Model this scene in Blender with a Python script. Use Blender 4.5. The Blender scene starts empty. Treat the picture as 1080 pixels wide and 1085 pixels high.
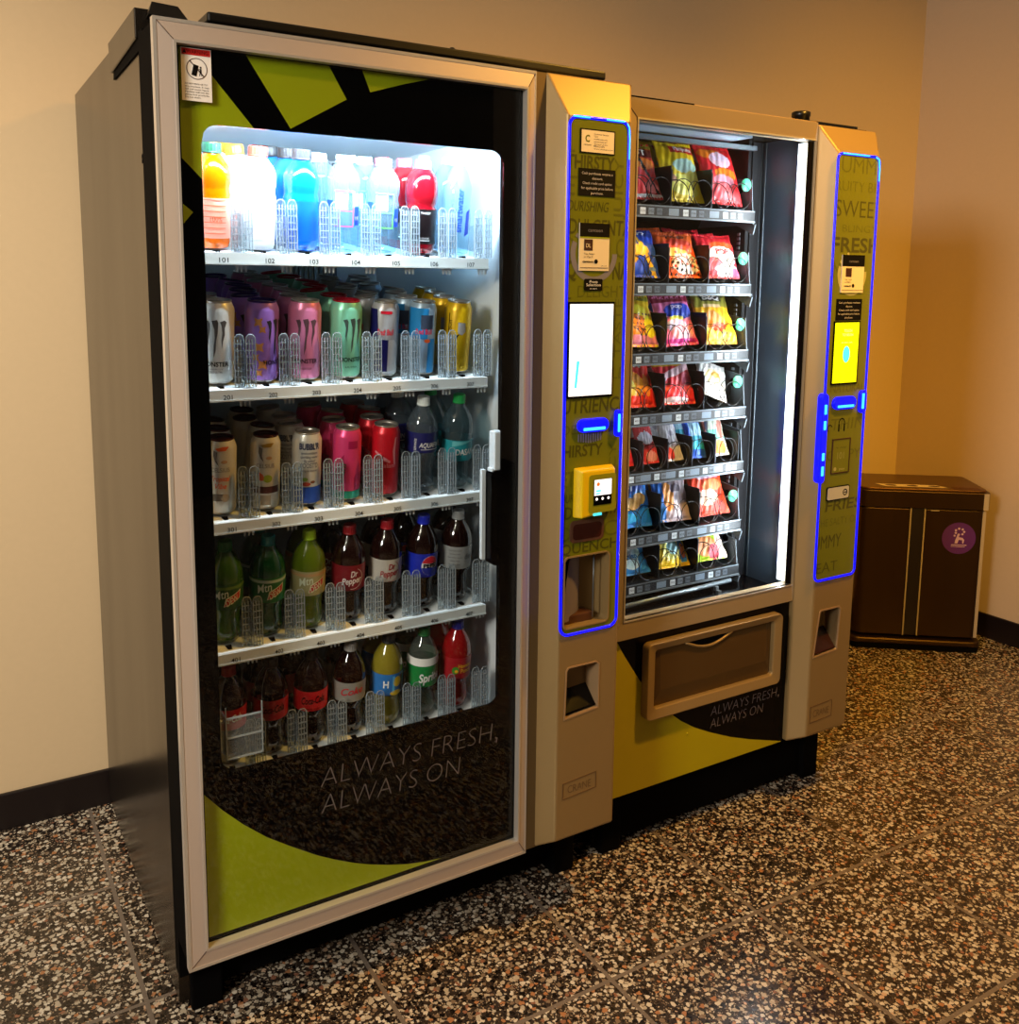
import bpy, bmesh, math, random
from mathutils import Vector, Matrix
random.seed(7)
S = bpy.context.scene
COL = S.collection
PI = math.pi

# ------------------------------------------------------------------ camera
cam_loc = Vector((-0.32245, -1.60006, 1.41435))
yaw, pitch, roll = 0.5423858, -0.1367383, 0.0100140
f = Vector((math.sin(yaw)*math.cos(pitch), math.cos(yaw)*math.cos(pitch), math.sin(pitch)))
r0 = Vector((math.cos(yaw), -math.sin(yaw), 0)); u0 = r0.cross(f)
rr_ = r0*math.cos(roll)+u0*math.sin(roll); uu_ = -r0*math.sin(roll)+u0*math.cos(roll)
cd = bpy.data.cameras.new('camera'); cam = bpy.data.objects.new('camera', cd); COL.objects.link(cam)
M = Matrix.Identity(4)
for i in range(3):
    M[i][0], M[i][1], M[i][2], M[i][3] = rr_[i], uu_[i], -f[i], cam_loc[i]
cam.matrix_world = M
cd.sensor_fit = 'HORIZONTAL'; cd.sensor_width = 36; cd.lens = 36*998.586/1080
cd.shift_x = (540-532.71)/1080; cd.shift_y = (434.888-542.5)/1080
cd.clip_start = 0.02
S.camera = cam

# ------------------------------------------------------------------ world, lights, exposure
w = bpy.data.worlds.new('world'); S.world = w; w.use_nodes = True
w.node_tree.nodes['Background'].inputs[0].default_value = (1.0, 0.80, 0.60, 1)
w.node_tree.nodes['Background'].inputs[1].default_value = 0.012
S.view_settings.view_transform = 'Standard'; S.view_settings.look = 'None'
S.view_settings.exposure = 0.55; S.view_settings.gamma = 1
S.view_settings.use_curve_mapping = False
try:
    S.cycles.transparent_max_bounces = 40
except Exception:
    pass
def lamp(name, kind, loc, color, energy, size=0.1, target=None, size_y=None, spot=None, blend=0.5):
    d = bpy.data.lights.new(name, kind); d.color = color; d.energy = energy
    if kind == 'AREA':
        d.size = size
        if size_y: d.shape = 'RECTANGLE'; d.size_y = size_y
    else: d.shadow_soft_size = size
    if spot: d.spot_size = spot; d.spot_blend = blend
    o = bpy.data.objects.new(name, d); COL.objects.link(o); o.location = loc
    if target is not None:
        o.rotation_euler = (Vector(target)-Vector(loc)).to_track_quat('-Z', 'Y').to_euler()
    return o
# daylight-coloured corridor light from the left, warm ceiling downlights on the right
lamp('corridor_light', 'AREA', (-3.0, -1.8, 2.3), (1.0, 0.91, 0.80), 78, 0.7, (0.9, 0.2, 0.9), 0.7)
lamp('left_wall_fill', 'SPOT', (-1.5, -1.3, 2.6), (1.0, 0.87, 0.70), 175, 0.12, (-0.55, 1.0, 0.95), spot=math.radians(64), blend=1.0)  # added fill spot, brightens the left wall and keeps off the front floor
lamp('warm_downlight', 'SPOT', (1.68, -0.80, 2.72), (1.0, 0.50, 0.07), 135, 0.08, (1.25, 0.20, 0.3), spot=math.radians(118), blend=1.0)
lamp('warm_spot', 'SPOT', (1.35, -3.0, 2.3), (1.0, 0.51, 0.04), 310, 0.12, (3.05, 0.9, 1.15), spot=math.radians(44), blend=1.0)

# ------------------------------------------------------------------ materials
def lin(c):
    if isinstance(c, str):
        c = c.lstrip('#'); c = tuple(int(c[i:i+2], 16)/255 for i in (0, 2, 4))
    return tuple((x/12.92 if x <= .04045 else ((x+.055)/1.055)**2.4) for x in c)+(1,)
_m = {}
def mat(name, color='#808080', rough=.5, metal=0., emit=None, es=0., spec=.5, coat=0., trans=0.):
    if name in _m: return _m[name]
    m = bpy.data.materials.new(name); m.use_nodes = True
    b = m.node_tree.nodes['Principled BSDF']
    b.inputs['Base Color'].default_value = lin(color)
    b.inputs['Roughness'].default_value = rough; b.inputs['Metallic'].default_value = metal
    b.inputs['Specular IOR Level'].default_value = spec
    if coat: b.inputs['Coat Weight'].default_value = coat; b.inputs['Coat Roughness'].default_value = .05
    if trans: b.inputs['Transmission Weight'].default_value = trans
    if emit: b.inputs['Emission Color'].default_value = lin(emit); b.inputs['Emission Strength'].default_value = es
    _m[name] = m
    return m
def clear(name, tint='#ffffff', gloss=1.0, rough=0.02, body=0.0, bodycol='#ffffff'):
    """clear plastic or glass: see-through tint, Fresnel gloss, optional milky body"""
    if name in _m: return _m[name]
    m = bpy.data.materials.new(name); m.use_nodes = True
    nt = m.node_tree; nt.nodes.clear()
    out = nt.nodes.new('ShaderNodeOutputMaterial'); mx = nt.nodes.new('ShaderNodeMixShader')
    t = nt.nodes.new('ShaderNodeBsdfTransparent'); g = nt.nodes.new('ShaderNodeBsdfGlossy')
    lw = nt.nodes.new('ShaderNodeLayerWeight'); lw.inputs['Blend'].default_value = .5
    pw = nt.nodes.new('ShaderNodeMath'); pw.operation = 'POWER'; pw.inputs[1].default_value = 5
    fr = nt.nodes.new('ShaderNodeMath'); fr.operation = 'MULTIPLY_ADD'; fr.inputs[1].default_value = .96; fr.inputs[2].default_value = .04
    nt.links.new(lw.outputs['Facing'], pw.inputs[0]); nt.links.new(pw.outputs[0], fr.inputs[0])
    mu = nt.nodes.new('ShaderNodeMath'); mu.operation = 'MULTIPLY'; mu.inputs[1].default_value = gloss; mu.use_clamp = True
    t.inputs[0].default_value = lin(tint); g.inputs['Roughness'].default_value = rough
    nt.links.new(fr.outputs[0], mu.inputs[0]); nt.links.new(mu.outputs[0], mx.inputs[0])
    base = t
    if body > 0:
        d = nt.nodes.new('ShaderNodeBsdfDiffuse'); d.inputs[0].default_value = lin(bodycol)
        m2 = nt.nodes.new('ShaderNodeMixShader'); m2.inputs[0].default_value = body
        nt.links.new(t.outputs[0], m2.inputs[1]); nt.links.new(d.outputs[0], m2.inputs[2]); base = m2
    nt.links.new(base.outputs[0], mx.inputs[1]); nt.links.new(g.outputs[0], mx.inputs[2])
    nt.links.new(mx.outputs[0], out.inputs[0])
    _m[name] = m
    return m
def nodes(m): return m.node_tree.nodes, m.node_tree.links, m.node_tree.nodes['Principled BSDF']
def noise_tweak(m, scale, amt_r=0.1, bump=0.0, stretch=(1, 1, 1), colamt=0.0):
    n, l, b = nodes(m)
    tc = n.new('ShaderNodeTexCoord'); mp = n.new('ShaderNodeMapping'); mp.inputs['Scale'].default_value = stretch
    ns = n.new('ShaderNodeTexNoise'); ns.inputs['Scale'].default_value = scale; ns.inputs['Detail'].default_value = 5
    l.new(tc.outputs['Object'], mp.inputs[0]); l.new(mp.outputs[0], ns.inputs[0])
    r = b.inputs['Roughness'].default_value
    mr = n.new('ShaderNodeMapRange'); mr.inputs['To Min'].default_value = max(0, r-amt_r); mr.inputs['To Max'].default_value = r+amt_r
    l.new(ns.outputs[0], mr.inputs[0]); l.new(mr.outputs[0], b.inputs['Roughness'])
    if bump:
        bp = n.new('ShaderNodeBump'); bp.inputs['Strength'].default_value = bump; bp.inputs['Distance'].default_value = .002
        l.new(ns.outputs[0], bp.inputs['Height']); l.new(bp.outputs[0], b.inputs['Normal'])
    if colamt:
        c = b.inputs['Base Color'].default_value[:]
        mc = n.new('ShaderNodeMix'); mc.data_type = 'RGBA'
        mc.inputs[6].default_value = tuple(x*(1-colamt) for x in c[:3])+(1,); mc.inputs[7].default_value = tuple(min(1, x*(1+colamt)) for x in c[:3])+(1,)
        l.new(ns.outputs[0], mc.inputs[0]); l.new(mc.outputs[2], b.inputs['Base Color'])

wall_m = mat('painted_plaster', '#c9b08a', .75, spec=.3); noise_tweak(wall_m, 60, .05, .08, colamt=.03)
wallr_m = mat('painted_plaster_right', '#c4ac90', .75, spec=.3); noise_tweak(wallr_m, 60, .05, .08, colamt=.03)
ceil_m = mat('ceiling_paint', '#cfc8ba', .9)
basebd = mat('black_rubber_baseboard', '#140b0a', .38)
side_m = mat('brown_grey_steel_side', '#332d26', .24, .75); noise_tweak(side_m, 6, .05, .0, (1, 1, .15), colamt=.06)
black_m = mat('black_plastic', '#060606', .35)
blackg = mat('black_gloss', '#020203', .16, spec=.15)
blackmat = mat('matte_black', '#050404', .85, spec=.06)
alu = mat('satin_aluminium', '#c8b8aa', .38, .35); noise_tweak(alu, 200, .03)
alu_l = mat('bright_aluminium_edge', '#d8d2c8', .3, .6)
champ = mat('champagne_painted_plastic', '#a08658', .46, .45); noise_tweak(champ, 300, .04, .03)
white_l = mat('white_liner', '#dfe6ea', .45)
white_s = mat('white_shelf', '#e8ecec', .4)
lime = mat('lime_print', '#929e04', .4)
limeb = mat('lime_print_snack', '#b0a200', .4)
olive = mat('olive_print', '#6b6f0a', .3)
olive_d = mat('olive_print_dark', '#474708', .35)
olive_d2 = mat('olive_print_mid', '#5a5c08', .35)
grey_t = mat('grey_print', '#77737a', .5)
glass_m = clear('pane_glass', '#fbfdfd', .6, .0)
blue_led = mat('blue_led_diffuser', '#0508d0', .3, emit='#0408ff', es=1.3)
cyan_led = mat('cyan_led_spot', '#2aa0ff', .3, emit='#30a0ff', es=1.8)
cool_led = mat('cool_white_led', '#ffffff', .3, emit='#dfeeff', es=8)
cool_led2 = mat('cool_white_led_strip', '#ffffff', .3, emit='#e6f4ff', es=3)
screen_w = mat('lit_white_screen', '#ffffff', .2, emit='#f3f4f6', es=.65)
screen_y = mat('lit_yellow_screen', '#e8f000', .2, emit='#dff000', es=.65)
cyan_p = mat('lit_cyan_pixels', '#40c8e0', .3, emit='#49cfe6', es=.8)
cream = mat('cream_paper', '#e2d2ae', .6)
white_p = mat('white_paper', '#ece8e2', .6)
red_p = mat('red_print', '#c01a12', .5)
ink = mat('black_ink', '#070606', .6, spec=.15)
inkr = mat('dark_brown_ink', '#3a1a12', .5)
yellow_pl = mat('yellow_plastic', '#e8c000', .35)
steel_d = mat('dark_steel', '#1c2228', .35, .6)
steel_m = mat('grey_steel', '#69737a', .35, .6)
galv = mat('door_liner_steel', '#465361', .36, .7); noise_tweak(galv, 9, .08, .05, (1, 1, .6), colamt=.25)
bin_m = mat('brushed_bronze_steel', '#3f2c18', .33, .75); noise_tweak(bin_m, 30, .05, 0, (1, 1, .03), colamt=.08)
bin_e = mat('bright_bin_trim', '#b0a290', .4, .3)
purple = mat('purple_sticker', '#4c1470', .5)
smoke = clear('smoked_plastic', '#a89eac', 1.0, .05, .7, '#8f88a6')
clearp = clear('clear_moulded_plastic', '#f2f6f8', 1.4, .08, .06, '#dfe8ee')
ribp = clear('clear_plastic_ribs', '#d3dade', 2.0, .12, .30, '#dfe8ee')
silver = mat('can_silver', '#b9b4ac', .3, .85)
mint = mat('mint_plastic', '#58d0a0', .4)

def terrazzo():
    m = bpy.data.materials.new('terrazzo'); m.use_nodes = True
    n, l, b = nodes(m)
    tc = n.new('ShaderNodeTexCoord')
    ns = n.new('ShaderNodeTexNoise'); ns.inputs['Scale'].default_value = 110; ns.inputs['Detail'].default_value = 2
    l.new(tc.outputs['Object'], ns.inputs[0])
    va = n.new('ShaderNodeVectorMath'); va.operation = 'MULTIPLY_ADD'; va.inputs[1].default_value = (.012,)*3
    l.new(ns.outputs['Color'], va.inputs[0]); l.new(tc.outputs['Object'], va.inputs[2])
    base = n.new('ShaderNodeRGB'); base.outputs[0].default_value = lin('#332b25')
    cur = base.outputs[0]
    for scale, thr, cols in ((200, .38, [(.0, '#120d0a'), (.35, '#4b3a2b'), (.6, '#8a765f'), (.8, '#b7a58c')]),
                             (92, .425, [(.0, '#15100d'), (.22, '#7e6a55'), (.32, '#b3a690'), (.6, '#cfc4b0'), (.84, '#a8744c'), (.90, '#8c5f48'), (.94, '#c9a98c')])):
        v = n.new('ShaderNodeTexVoronoi'); v.inputs['Scale'].default_value = scale
        l.new(va.outputs[0], v.inputs['Vector'])
        cr = n.new('ShaderNodeValToRGB'); cr.color_ramp.interpolation = 'CONSTANT'
        while len(cr.color_ramp.elements) < len(cols): cr.color_ramp.elements.new(.5)
        for e, (p, c) in zip(cr.color_ramp.elements, cols): e.position = p; e.color = lin(c)
        sp = n.new('ShaderNodeSeparateColor'); l.new(v.outputs['Color'], sp.inputs[0]); l.new(sp.outputs[0], cr.inputs[0])
        # chips of random size
        ma = n.new('ShaderNodeMath'); ma.operation = 'MULTIPLY_ADD'; ma.inputs[1].default_value = .22; ma.inputs[2].default_value = thr-.08
        l.new(sp.outputs[1], ma.inputs[0])
        lt = n.new('ShaderNodeMath'); lt.operation = 'LESS_THAN'
        l.new(v.outputs['Distance'], lt.inputs[0]); l.new(ma.outputs[0], lt.inputs[1])
        mx = n.new('ShaderNodeMix'); mx.data_type = 'RGBA'
        l.new(lt.outputs[0], mx.inputs[0]); l.new(cur, mx.inputs[6]); l.new(cr.outputs[0], mx.inputs[7]); cur = mx.outputs[2]
    sx = n.new('ShaderNodeSeparateXYZ'); l.new(tc.outputs['Object'], sx.inputs[0])
    mask = None
    for k, off in ((0, .7824), (1, -.2209)):
        a = n.new('ShaderNodeMath'); a.operation = 'SUBTRACT'; a.inputs[1].default_value = off-.4142*20; l.new(sx.outputs[k], a.inputs[0])
        mo = n.new('ShaderNodeMath'); mo.operation = 'MODULO'; mo.inputs[1].default_value = .4142; l.new(a.outputs[0], mo.inputs[0])
        s2 = n.new('ShaderNodeMath'); s2.operation = 'SUBTRACT'; s2.inputs[1].default_value = .2071; l.new(mo.outputs[0], s2.inputs[0])
        ab = n.new('ShaderNodeMath'); ab.operation = 'ABSOLUTE'; l.new(s2.outputs[0], ab.inputs[0])
        gt = n.new('ShaderNodeMath'); gt.operation = 'GREATER_THAN'; gt.inputs[1].default_value = .2071-.0045; l.new(ab.outputs[0], gt.inputs[0])
        if mask is None: mask = gt.outputs[0]
        else:
            mm = n.new('ShaderNodeMath'); mm.operation = 'MAXIMUM'; l.new(mask, mm.inputs[0]); l.new(gt.outputs[0], mm.inputs[1]); mask = mm.outputs[0]
    mx = n.new('ShaderNodeMix'); mx.data_type = 'RGBA'; mx.inputs[7].default_value = lin('#74685c')
    l.new(mask, mx.inputs[0]); l.new(cur, mx.inputs[6]); l.new(mx.outputs[2], b.inputs['Base Color'])
    b.inputs['Roughness'].default_value = .22
    mr = n.new('ShaderNodeMapRange'); mr.inputs['To Min'].default_value = .16; mr.inputs['To Max'].default_value = .34
    l.new(ns.outputs[0], mr.inputs[0]); l.new(mr.outputs[0], b.inputs['Roughness'])
    return m
floor_m = terrazzo()

# ------------------------------------------------------------------ mesh helpers
_glyph = {}
def glyph(s, shear=0., thin=0.):
    """outline text as 2-D verts (cap height 1, starts at u=0) and faces"""
    k = (s, shear, thin)
    if k in _glyph: return _glyph[k]
    c = bpy.data.curves.new('t', 'FONT'); c.body = s; c.shear = shear; c.offset = thin; c.resolution_u = 3
    c.space_line = 1.0
    o = bpy.data.objects.new('t', c); COL.objects.link(o)
    dg = bpy.context.evaluated_depsgraph_get(); dg.update()
    me = bpy.data.meshes.new_from_object(o.evaluated_get(dg))
    v = [(p.co.x, p.co.y) for p in me.vertices]; fc = [tuple(p.vertices) for p in me.polygons]
    bpy.data.objects.remove(o); bpy.data.curves.remove(c); bpy.data.meshes.remove(me)
    if v:
        x0 = min(a for a, _ in v); w_ = max(a for a, _ in v)-x0
        v = [((a-x0)/.70, b/.70) for a, b in v]; w_ /= .70
    else: w_ = 1
    _glyph[k] = (v, fc, w_)
    return _glyph[k]
def slice2d(v, fc, step):
    bm = bmesh.new(); vs = [bm.verts.new((a, b, 0)) for a, b in v]
    for q in fc:
        try: bm.faces.new([vs[i] for i in q])
        except ValueError: pass
    x0, x1 = min(a for a, _ in v), max(a for a, _ in v); x = x0+step
    while x < x1:
        bmesh.ops.bisect_plane(bm, geom=bm.verts[:]+bm.edges[:]+bm.faces[:], plane_co=(x, 0, 0), plane_no=(1, 0, 0)); x += step
    bm.verts.index_update()
    V = [(p.co.x, p.co.y) for p in bm.verts]; F = [tuple(p.index for p in q.verts) for q in bm.faces]
    bm.free()
    return V, F
def front(x, y, z):            # flat mapping on a plane facing -y
    return lambda a, b: (x+a, y, z+b)
def cyl(r, ang=0.):            # mapping round a cylinder, ang=0 faces -y
    return lambda a, b: (r*math.sin(ang+a/r), -r*math.cos(ang+a/r), b)

class MB:
    def __init__(s): s.v = []; s.f = []; s.m = []; s.sm = []; s.mats = []
    def mi(s, m):
        if m not in s.mats: s.mats.append(m)
        return s.mats.index(m)
    def add(s, v, fc, m, smooth=False):
        o = len(s.v); k = s.mi(m); s.v += [tuple(p) for p in v]
        for q in fc: s.f.append(tuple(i+o for i in q)); s.m.append(k); s.sm.append(smooth)
        return s
    def box(s, x0, x1, y0, y1, z0, z1, m):
        v = [(x, y, z) for z in (z0, z1) for y in (y0, y1) for x in (x0, x1)]
        return s.add(v, [(0, 2, 3, 1), (4, 5, 7, 6), (0, 1, 5, 4), (2, 6, 7, 3), (0, 4, 6, 2), (1, 3, 7, 5)], m)
    def hexa(s, v, m):         # 8 verts in box order
        return s.add(v, [(0, 2, 3, 1), (4, 5, 7, 6), (0, 1, 5, 4), (2, 6, 7, 3), (0, 4, 6, 2), (1, 3, 7, 5)], m)
    def prism(s, pts, y0, y1, m, smooth=False):   # pts (x,z) counter-clockwise seen from -y
        n = len(pts); v = [(x, y0, z) for x, z in pts]+[(x, y1, z) for x, z in pts]
        fc = [tuple(range(n)), tuple(range(2*n-1, n-1, -1))]
        fc += [(i, i+n, (i+1) % n+n, (i+1) % n) for i in range(n)]
        return s.add(v, fc, m, smooth)
    def ring(s, outer, inner, y0, y1, m, yi=None):  # frame between two equal-count loops; yi = front depth at inner edge
        n = len(outer); yi = y0 if yi is None else yi
        v = [(x, y0, z) for x, z in outer]+[(x, yi, z) for x, z in inner]+[(x, y1, z) for x, z in outer]+[(x, y1, z) for x, z in inner]
        fc = []
        for i in range(n):
            j = (i+1) % n
            fc += [(i, n+i, n+j, j)[::-1], (2*n+i, 2*n+j, 3*n+j, 3*n+i)[::-1], (i, j, 2*n+j, 2*n+i)[::-1], (n+i, 3*n+i, 3*n+j, n+j)[::-1]]
        return s.add(v, fc, m)
    def lathe(s, prof, m, seg=24, cx=0, cy=0, smooth=True, z0=0, caps=True):
        v = []; fc = []
        for r, z in prof:
            for k in range(seg):
                a = 2*PI*k/seg; v.append((cx+r*math.cos(a), cy+r*math.sin(a), z0+z))
        for i in range(len(prof)-1):
            for k in range(seg):
                k2 = (k+1) % seg; fc.append((i*seg+k, i*seg+k2, (i+1)*seg+k2, (i+1)*seg+k))
        if caps:
            fc.append(tuple(range(seg))[::-1]); fc.append(tuple((len(prof)-1)*seg+k for k in range(seg)))
        return s.add(v, fc, m, smooth)
    def tube(s, pts, r, m, seg=6, closed=False):
        pts = [Vector(p) for p in pts]; n = len(pts); v = []; fc = []
        up = Vector((0, 0, 1)); pn = None
        for i, p in enumerate(pts):
            a = pts[(i-1) % n] if (closed or i) else p; b = pts[(i+1) % n] if (closed or i < n-1) else p
            t = (b-a).normalized()
            if pn is None:
                pn = t.orthogonal().normalized()
            pn = (pn-t*pn.dot(t)).normalized(); q = t.cross(pn)
            for k in range(seg):
                an = 2*PI*k/seg; v.append(p+(pn*math.cos(an)+q*math.sin(an))*r)
        R = n if closed else n-1
        for i in range(R):
            j = (i+1) % n
            for k in range(seg):
                k2 = (k+1) % seg; fc.append((i*seg+k, i*seg+k2, j*seg+k2, j*seg+k))
        if not closed: fc += [tuple(range(seg))[::-1], tuple((n-1)*seg+k for k in range(seg))]
        return s.add(v, fc, m, True)
    def flat(s, v, fc, F, m, step=None):
        if step: v, fc = slice2d(v, fc, step)
        return s.add([F(a, b) for a, b in v], fc, m)
    def poly(s, pts, F, m, step=None):
        return s.flat(pts, [tuple(range(len(pts)))], F, m, step)
    def rect(s, a0, a1, b0, b1, F, m, step=None):
        return s.poly([(a0, b0), (a1, b0), (a1, b1), (a0, b1)], F, m, step)
    def ell(s, ca, cb, ra, rb, F, m, step=None, n=24, a0=0, a1=2*PI):
        return s.poly([(ca+ra*math.cos(a0+(a1-a0)*i/n), cb+rb*math.sin(a0+(a1-a0)*i/n)) for i in range(n)], F, m, step)
    def arc(s, ca, cb, r1, r2, t0, t1, F, m, n=24, step=None):
        P = [(ca+r2*math.cos(t0+(t1-t0)*i/n), cb+r2*math.sin(t0+(t1-t0)*i/n)) for i in range(n+1)]
        Q = [(ca+r1*math.cos(t0+(t1-t0)*i/n), cb+r1*math.sin(t0+(t1-t0)*i/n)) for i in range(n+1)]
        return s.flat(P+Q, [(i, i+1, n+1+i+1, n+1+i) for i in range(n)], F, m, step)
    def text(s, t, a, b, h, F, m, width=None, align='c', shear=0., thin=0., rot=0., step=None):
        v, fc, w_ = glyph(t, shear, thin)
        if not v: return s
        sx = h if width is None else width/w_
        W = w_*sx; ox = {'c': -W/2, 'l': 0, 'r': -W}[align]
        c, sn = math.cos(rot), math.sin(rot); P = []
        for p, q in v:
            p = p*sx+ox; q = q*h; P.append((a+p*c-q*sn, b+p*sn+q*c))
        return s.flat(P, fc, F, m, step)
    def obj(s, name, parent=None, loc=None, bevel=0., kind=None, label=None, subsurf=0):
        me = bpy.data.meshes.new(name); me.from_pydata(s.v, [], s.f)
        for m in s.mats: me.materials.append(m)
        me.polygons.foreach_set('material_index', s.m); me.polygons.foreach_set('use_smooth', s.sm); me.update()
        o = bpy.data.objects.new(name, me); COL.objects.link(o)
        if parent: o.parent = parent
        if loc: o.location = loc
        if bevel:
            b = o.modifiers.new('bevel', 'BEVEL'); b.width = bevel; b.segments = 2; b.limit_method = 'ANGLE'; b.angle_limit = .6
        if kind: o['kind'] = kind
        if label: o['label'] = label
        return o
def rrect(x0, x1, z0, z1, r, seg=6):
    P = []
    for cx, cz, a in ((x1-r, z0+r, -PI/2), (x1-r, z1-r, 0), (x0+r, z1-r, PI/2), (x0+r, z0+r, PI)):
        for i in range(seg+1):
            t = a+PI/2*i/seg; P.append((cx+r*math.cos(t), cz+r*math.sin(t)))
    return P
def cut(o, *cutters):
    for c in cutters:
        md = o.modifiers.new('cut', 'BOOLEAN'); md.operation = 'DIFFERENCE'; md.object = c; md.solver = 'EXACT'
    dg = bpy.context.evaluated_depsgraph_get(); dg.update()
    me = bpy.data.meshes.new_from_object(o.evaluated_get(dg))
    o.modifiers.clear(); o.data = me
    for c in cutters: bpy.data.objects.remove(c)
def thing(name, label, cat, loc=(0, 0, 0), group=None, rz=0.):
    o = bpy.data.objects.new(name, None); COL.objects.link(o); o.location = loc; o.rotation_euler = (0, 0, rz)
    o.empty_display_size = .05
    o['label'] = label; o['category'] = cat
    if group: o['group'] = group
    return o
def copy_tree(root, parent=None, skip=()):
    c = root.copy(); COL.objects.link(c)
    if parent: c.parent = parent
    for ch in list(root.children):
        if ch.name.split('.')[0] in skip: continue
        copy_tree(ch, c)
    return c

# ------------------------------------------------------------------ room
YW, XW = .9976, 3.265
MB().box(-3.2, XW+.1, -4.5, YW+.1, -.05, 0, floor_m).obj('floor', kind='structure')
MB().box(-3.2, XW+.1, YW, YW+.1, 0, 2.8, wall_m).obj('wall_back', kind='structure')
MB().box(XW, XW+.1, -4.5, YW, 0, 2.8, wallr_m).obj('wall_right', kind='structure')
MB().box(-3.2, XW+.1, -4.5, YW+.1, 2.8, 2.9, ceil_m).obj('ceiling', kind='structure')
MB().box(-3.2, XW, YW-.012, YW, 0, .098, basebd).obj('baseboard_back', kind='structure', bevel=.003)
MB().box(XW-.012, XW, -4.5, YW-.012, 0, .098, basebd).obj('baseboard_right', kind='structure', bevel=.003)

# ------------------------------------------------------------------ drink machine
dm = thing('drink_vending_machine', 'tall glass-front drink vending machine with black and lime door, on the left', 'vending machine')
CX1 = .945; Y0 = .132; Y1 = .965
b = MB()
b.box(.004, .05, Y0, Y1, .022, 1.85, side_m); b.box(.745, CX1, Y0, Y1, .1, 1.85, side_m)
b.box(.05, .745, Y0, Y1, 1.74, 1.85, side_m); b.box(.05, .745, Y0+.02, Y1, .1, .40, blackmat); b.box(.05, .745, .86, Y1, .40, 1.74, side_m)
b.obj('cabinet', dm)
b = MB(); b.box(.03, CX1-.03, Y0+.02, Y1-.05, .02, .10, blackmat); b.obj('base', dm)
for x in (.025, .87):
    b = MB(); b.box(x, x+.06, Y0-.01, Y0+.05, 0, .16, blackmat); b.obj('leg', dm, bevel=.004)
b = MB()
b.hexa([(-.004, Y0+.005, 1.812), (.004, Y0+.005, 1.812), (-.004, .395, 1.800), (.004, .395, 1.800), (-.004, Y0+.005, 1.862), (.02, Y0+.005, 1.862), (-.004, .41, 1.858), (.02, .41, 1.858)], side_m)
b.obj('side_bracket', dm, bevel=.002)
b = MB(); b.hexa([(.001, Y0, 1.792), (.0036, Y0, 1.792), (.001, .395, 1.788), (.0036, .395, 1.788), (.001, Y0, 1.812), (.0036, Y0, 1.812), (.001, .39, 1.803), (.0036, .39, 1.803)], blackmat); b.obj('bracket_slot', dm)
b = MB(); b.lathe([(.004, 0), (.004, .002)], blackmat, 12); o = b.obj('screw', dm, (.0035, .147, 1.62)); o.rotation_euler = (0, -PI/2, 0)
b = MB(); b.lathe([(.004, 0), (.004, .002)], blackmat, 12); o = b.obj('screw', dm, (.0035, .147, 1.612)); o.rotation_euler = (0, -PI/2, 0)
b = MB(); b.hexa([(.012, .10, 1.845), (.075, .10, 1.845), (.03, .3, 1.845), (.09, .3, 1.845), (.02, .11, 1.868), (.062, .11, 1.866), (.035, .3, 1.868), (.08, .3, 1.866)], black_m); b.obj('top_cover', dm)
b = MB(); b.box(.108, .955, .10, .3, 1.846, 1.864, black_m); b.obj('top_cover', dm, bevel=.004)
b = MB(); b.ring([(.0, .10), (.75, .10), (.75, 1.82), (.0, 1.82)], [(.045, .40), (.738, .40), (.738, 1.735), (.045, 1.735)], .098, .132, blackmat); b.obj('door_gasket', dm)
b = MB(); b.box(.75, CX1, .04, .132, .186, 1.818, mat('brown_backing', '#6d5836', .45, .3)); b.box(.7105, CX1, .0, .04, .186, 1.818, mat('brown_backing', '#6d5836', .45, .3)); b.obj('panel_backing', dm)  # brown backing, shows as a recessed strip between door frame and control panel
b = MB(); b.lathe([(.007, 0), (.007, .008), (.004, .011)], black_m, 12); b.obj('bolt', dm, (.60, .14, 1.864))
# door: frame, printed sheet, glass
DX0, DX1, DZ0, DZ1 = 0, .71, .182, 1.816
b = MB()
out = [(DX0, DZ0), (DX1, DZ0), (DX1, DZ1), (DX0, DZ1)]
bead = [(.028, .212), (.692, .212), (.692, 1.786), (.028, 1.786)]
inn = [(.032, .2164), (.688, .2164), (.688, 1.7816), (.032, 1.7816)]
b.ring(out, bead, .0, .014, alu, yi=-.003)
door = b.obj('door_frame', dm)
b = MB(); b.ring([(-.0005, .184), (.7095, .184), (.7095, 1.8145), (-.0005, 1.8145)], [(.030, .214), (.690, .214), (.690, 1.784), (.030, 1.784)], .014, .099, blackmat); b.obj('door_body', dm)
b = MB(); b.ring(bead, inn, -.0045, .012, alu_l); b.obj('frame_bead', door)
b = MB(); b.ring([(DX0-.0025, DZ0-.0025), (DX1+.001, DZ0-.0025), (DX1+.001, DZ1+.0025), (DX0-.0025, DZ1+.0025)], [(DX0+.003, DZ0+.003), (DX1-.002, DZ0+.003), (DX1-.002, DZ1-.003), (DX0+.003, DZ1-.003)], -.0012, .016, alu_l); b.obj('frame_edge', door)
for (xa, za, xb, zb) in ((.001, 1.815, .029, 1.785), (.709, 1.815, .691, 1.785), (.001, .183, .029, .213), (.709, .183, .691, .213)):
    b = MB(); b.tube([(xa, -.0005, za), (xb, -.0033, zb)], .0006, inkr, 4); b.obj('mitre_joint', door)
b = MB()
WX0, WX1, WZ0, WZ1 = .071, .650, .533, 1.664
hole = rrect(WX0, WX1, WZ0, WZ1, .028); outr = rrect(.0325, .6875, .217, 1.781, .0005)
b.ring(outr, hole, .018, .022, blackg)
sheet = b.obj('printed_sheet', dm)
def lp(pts, m=lime, y=.0174):
    return MB().poly(pts, front(0, y, 0), m)
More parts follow.
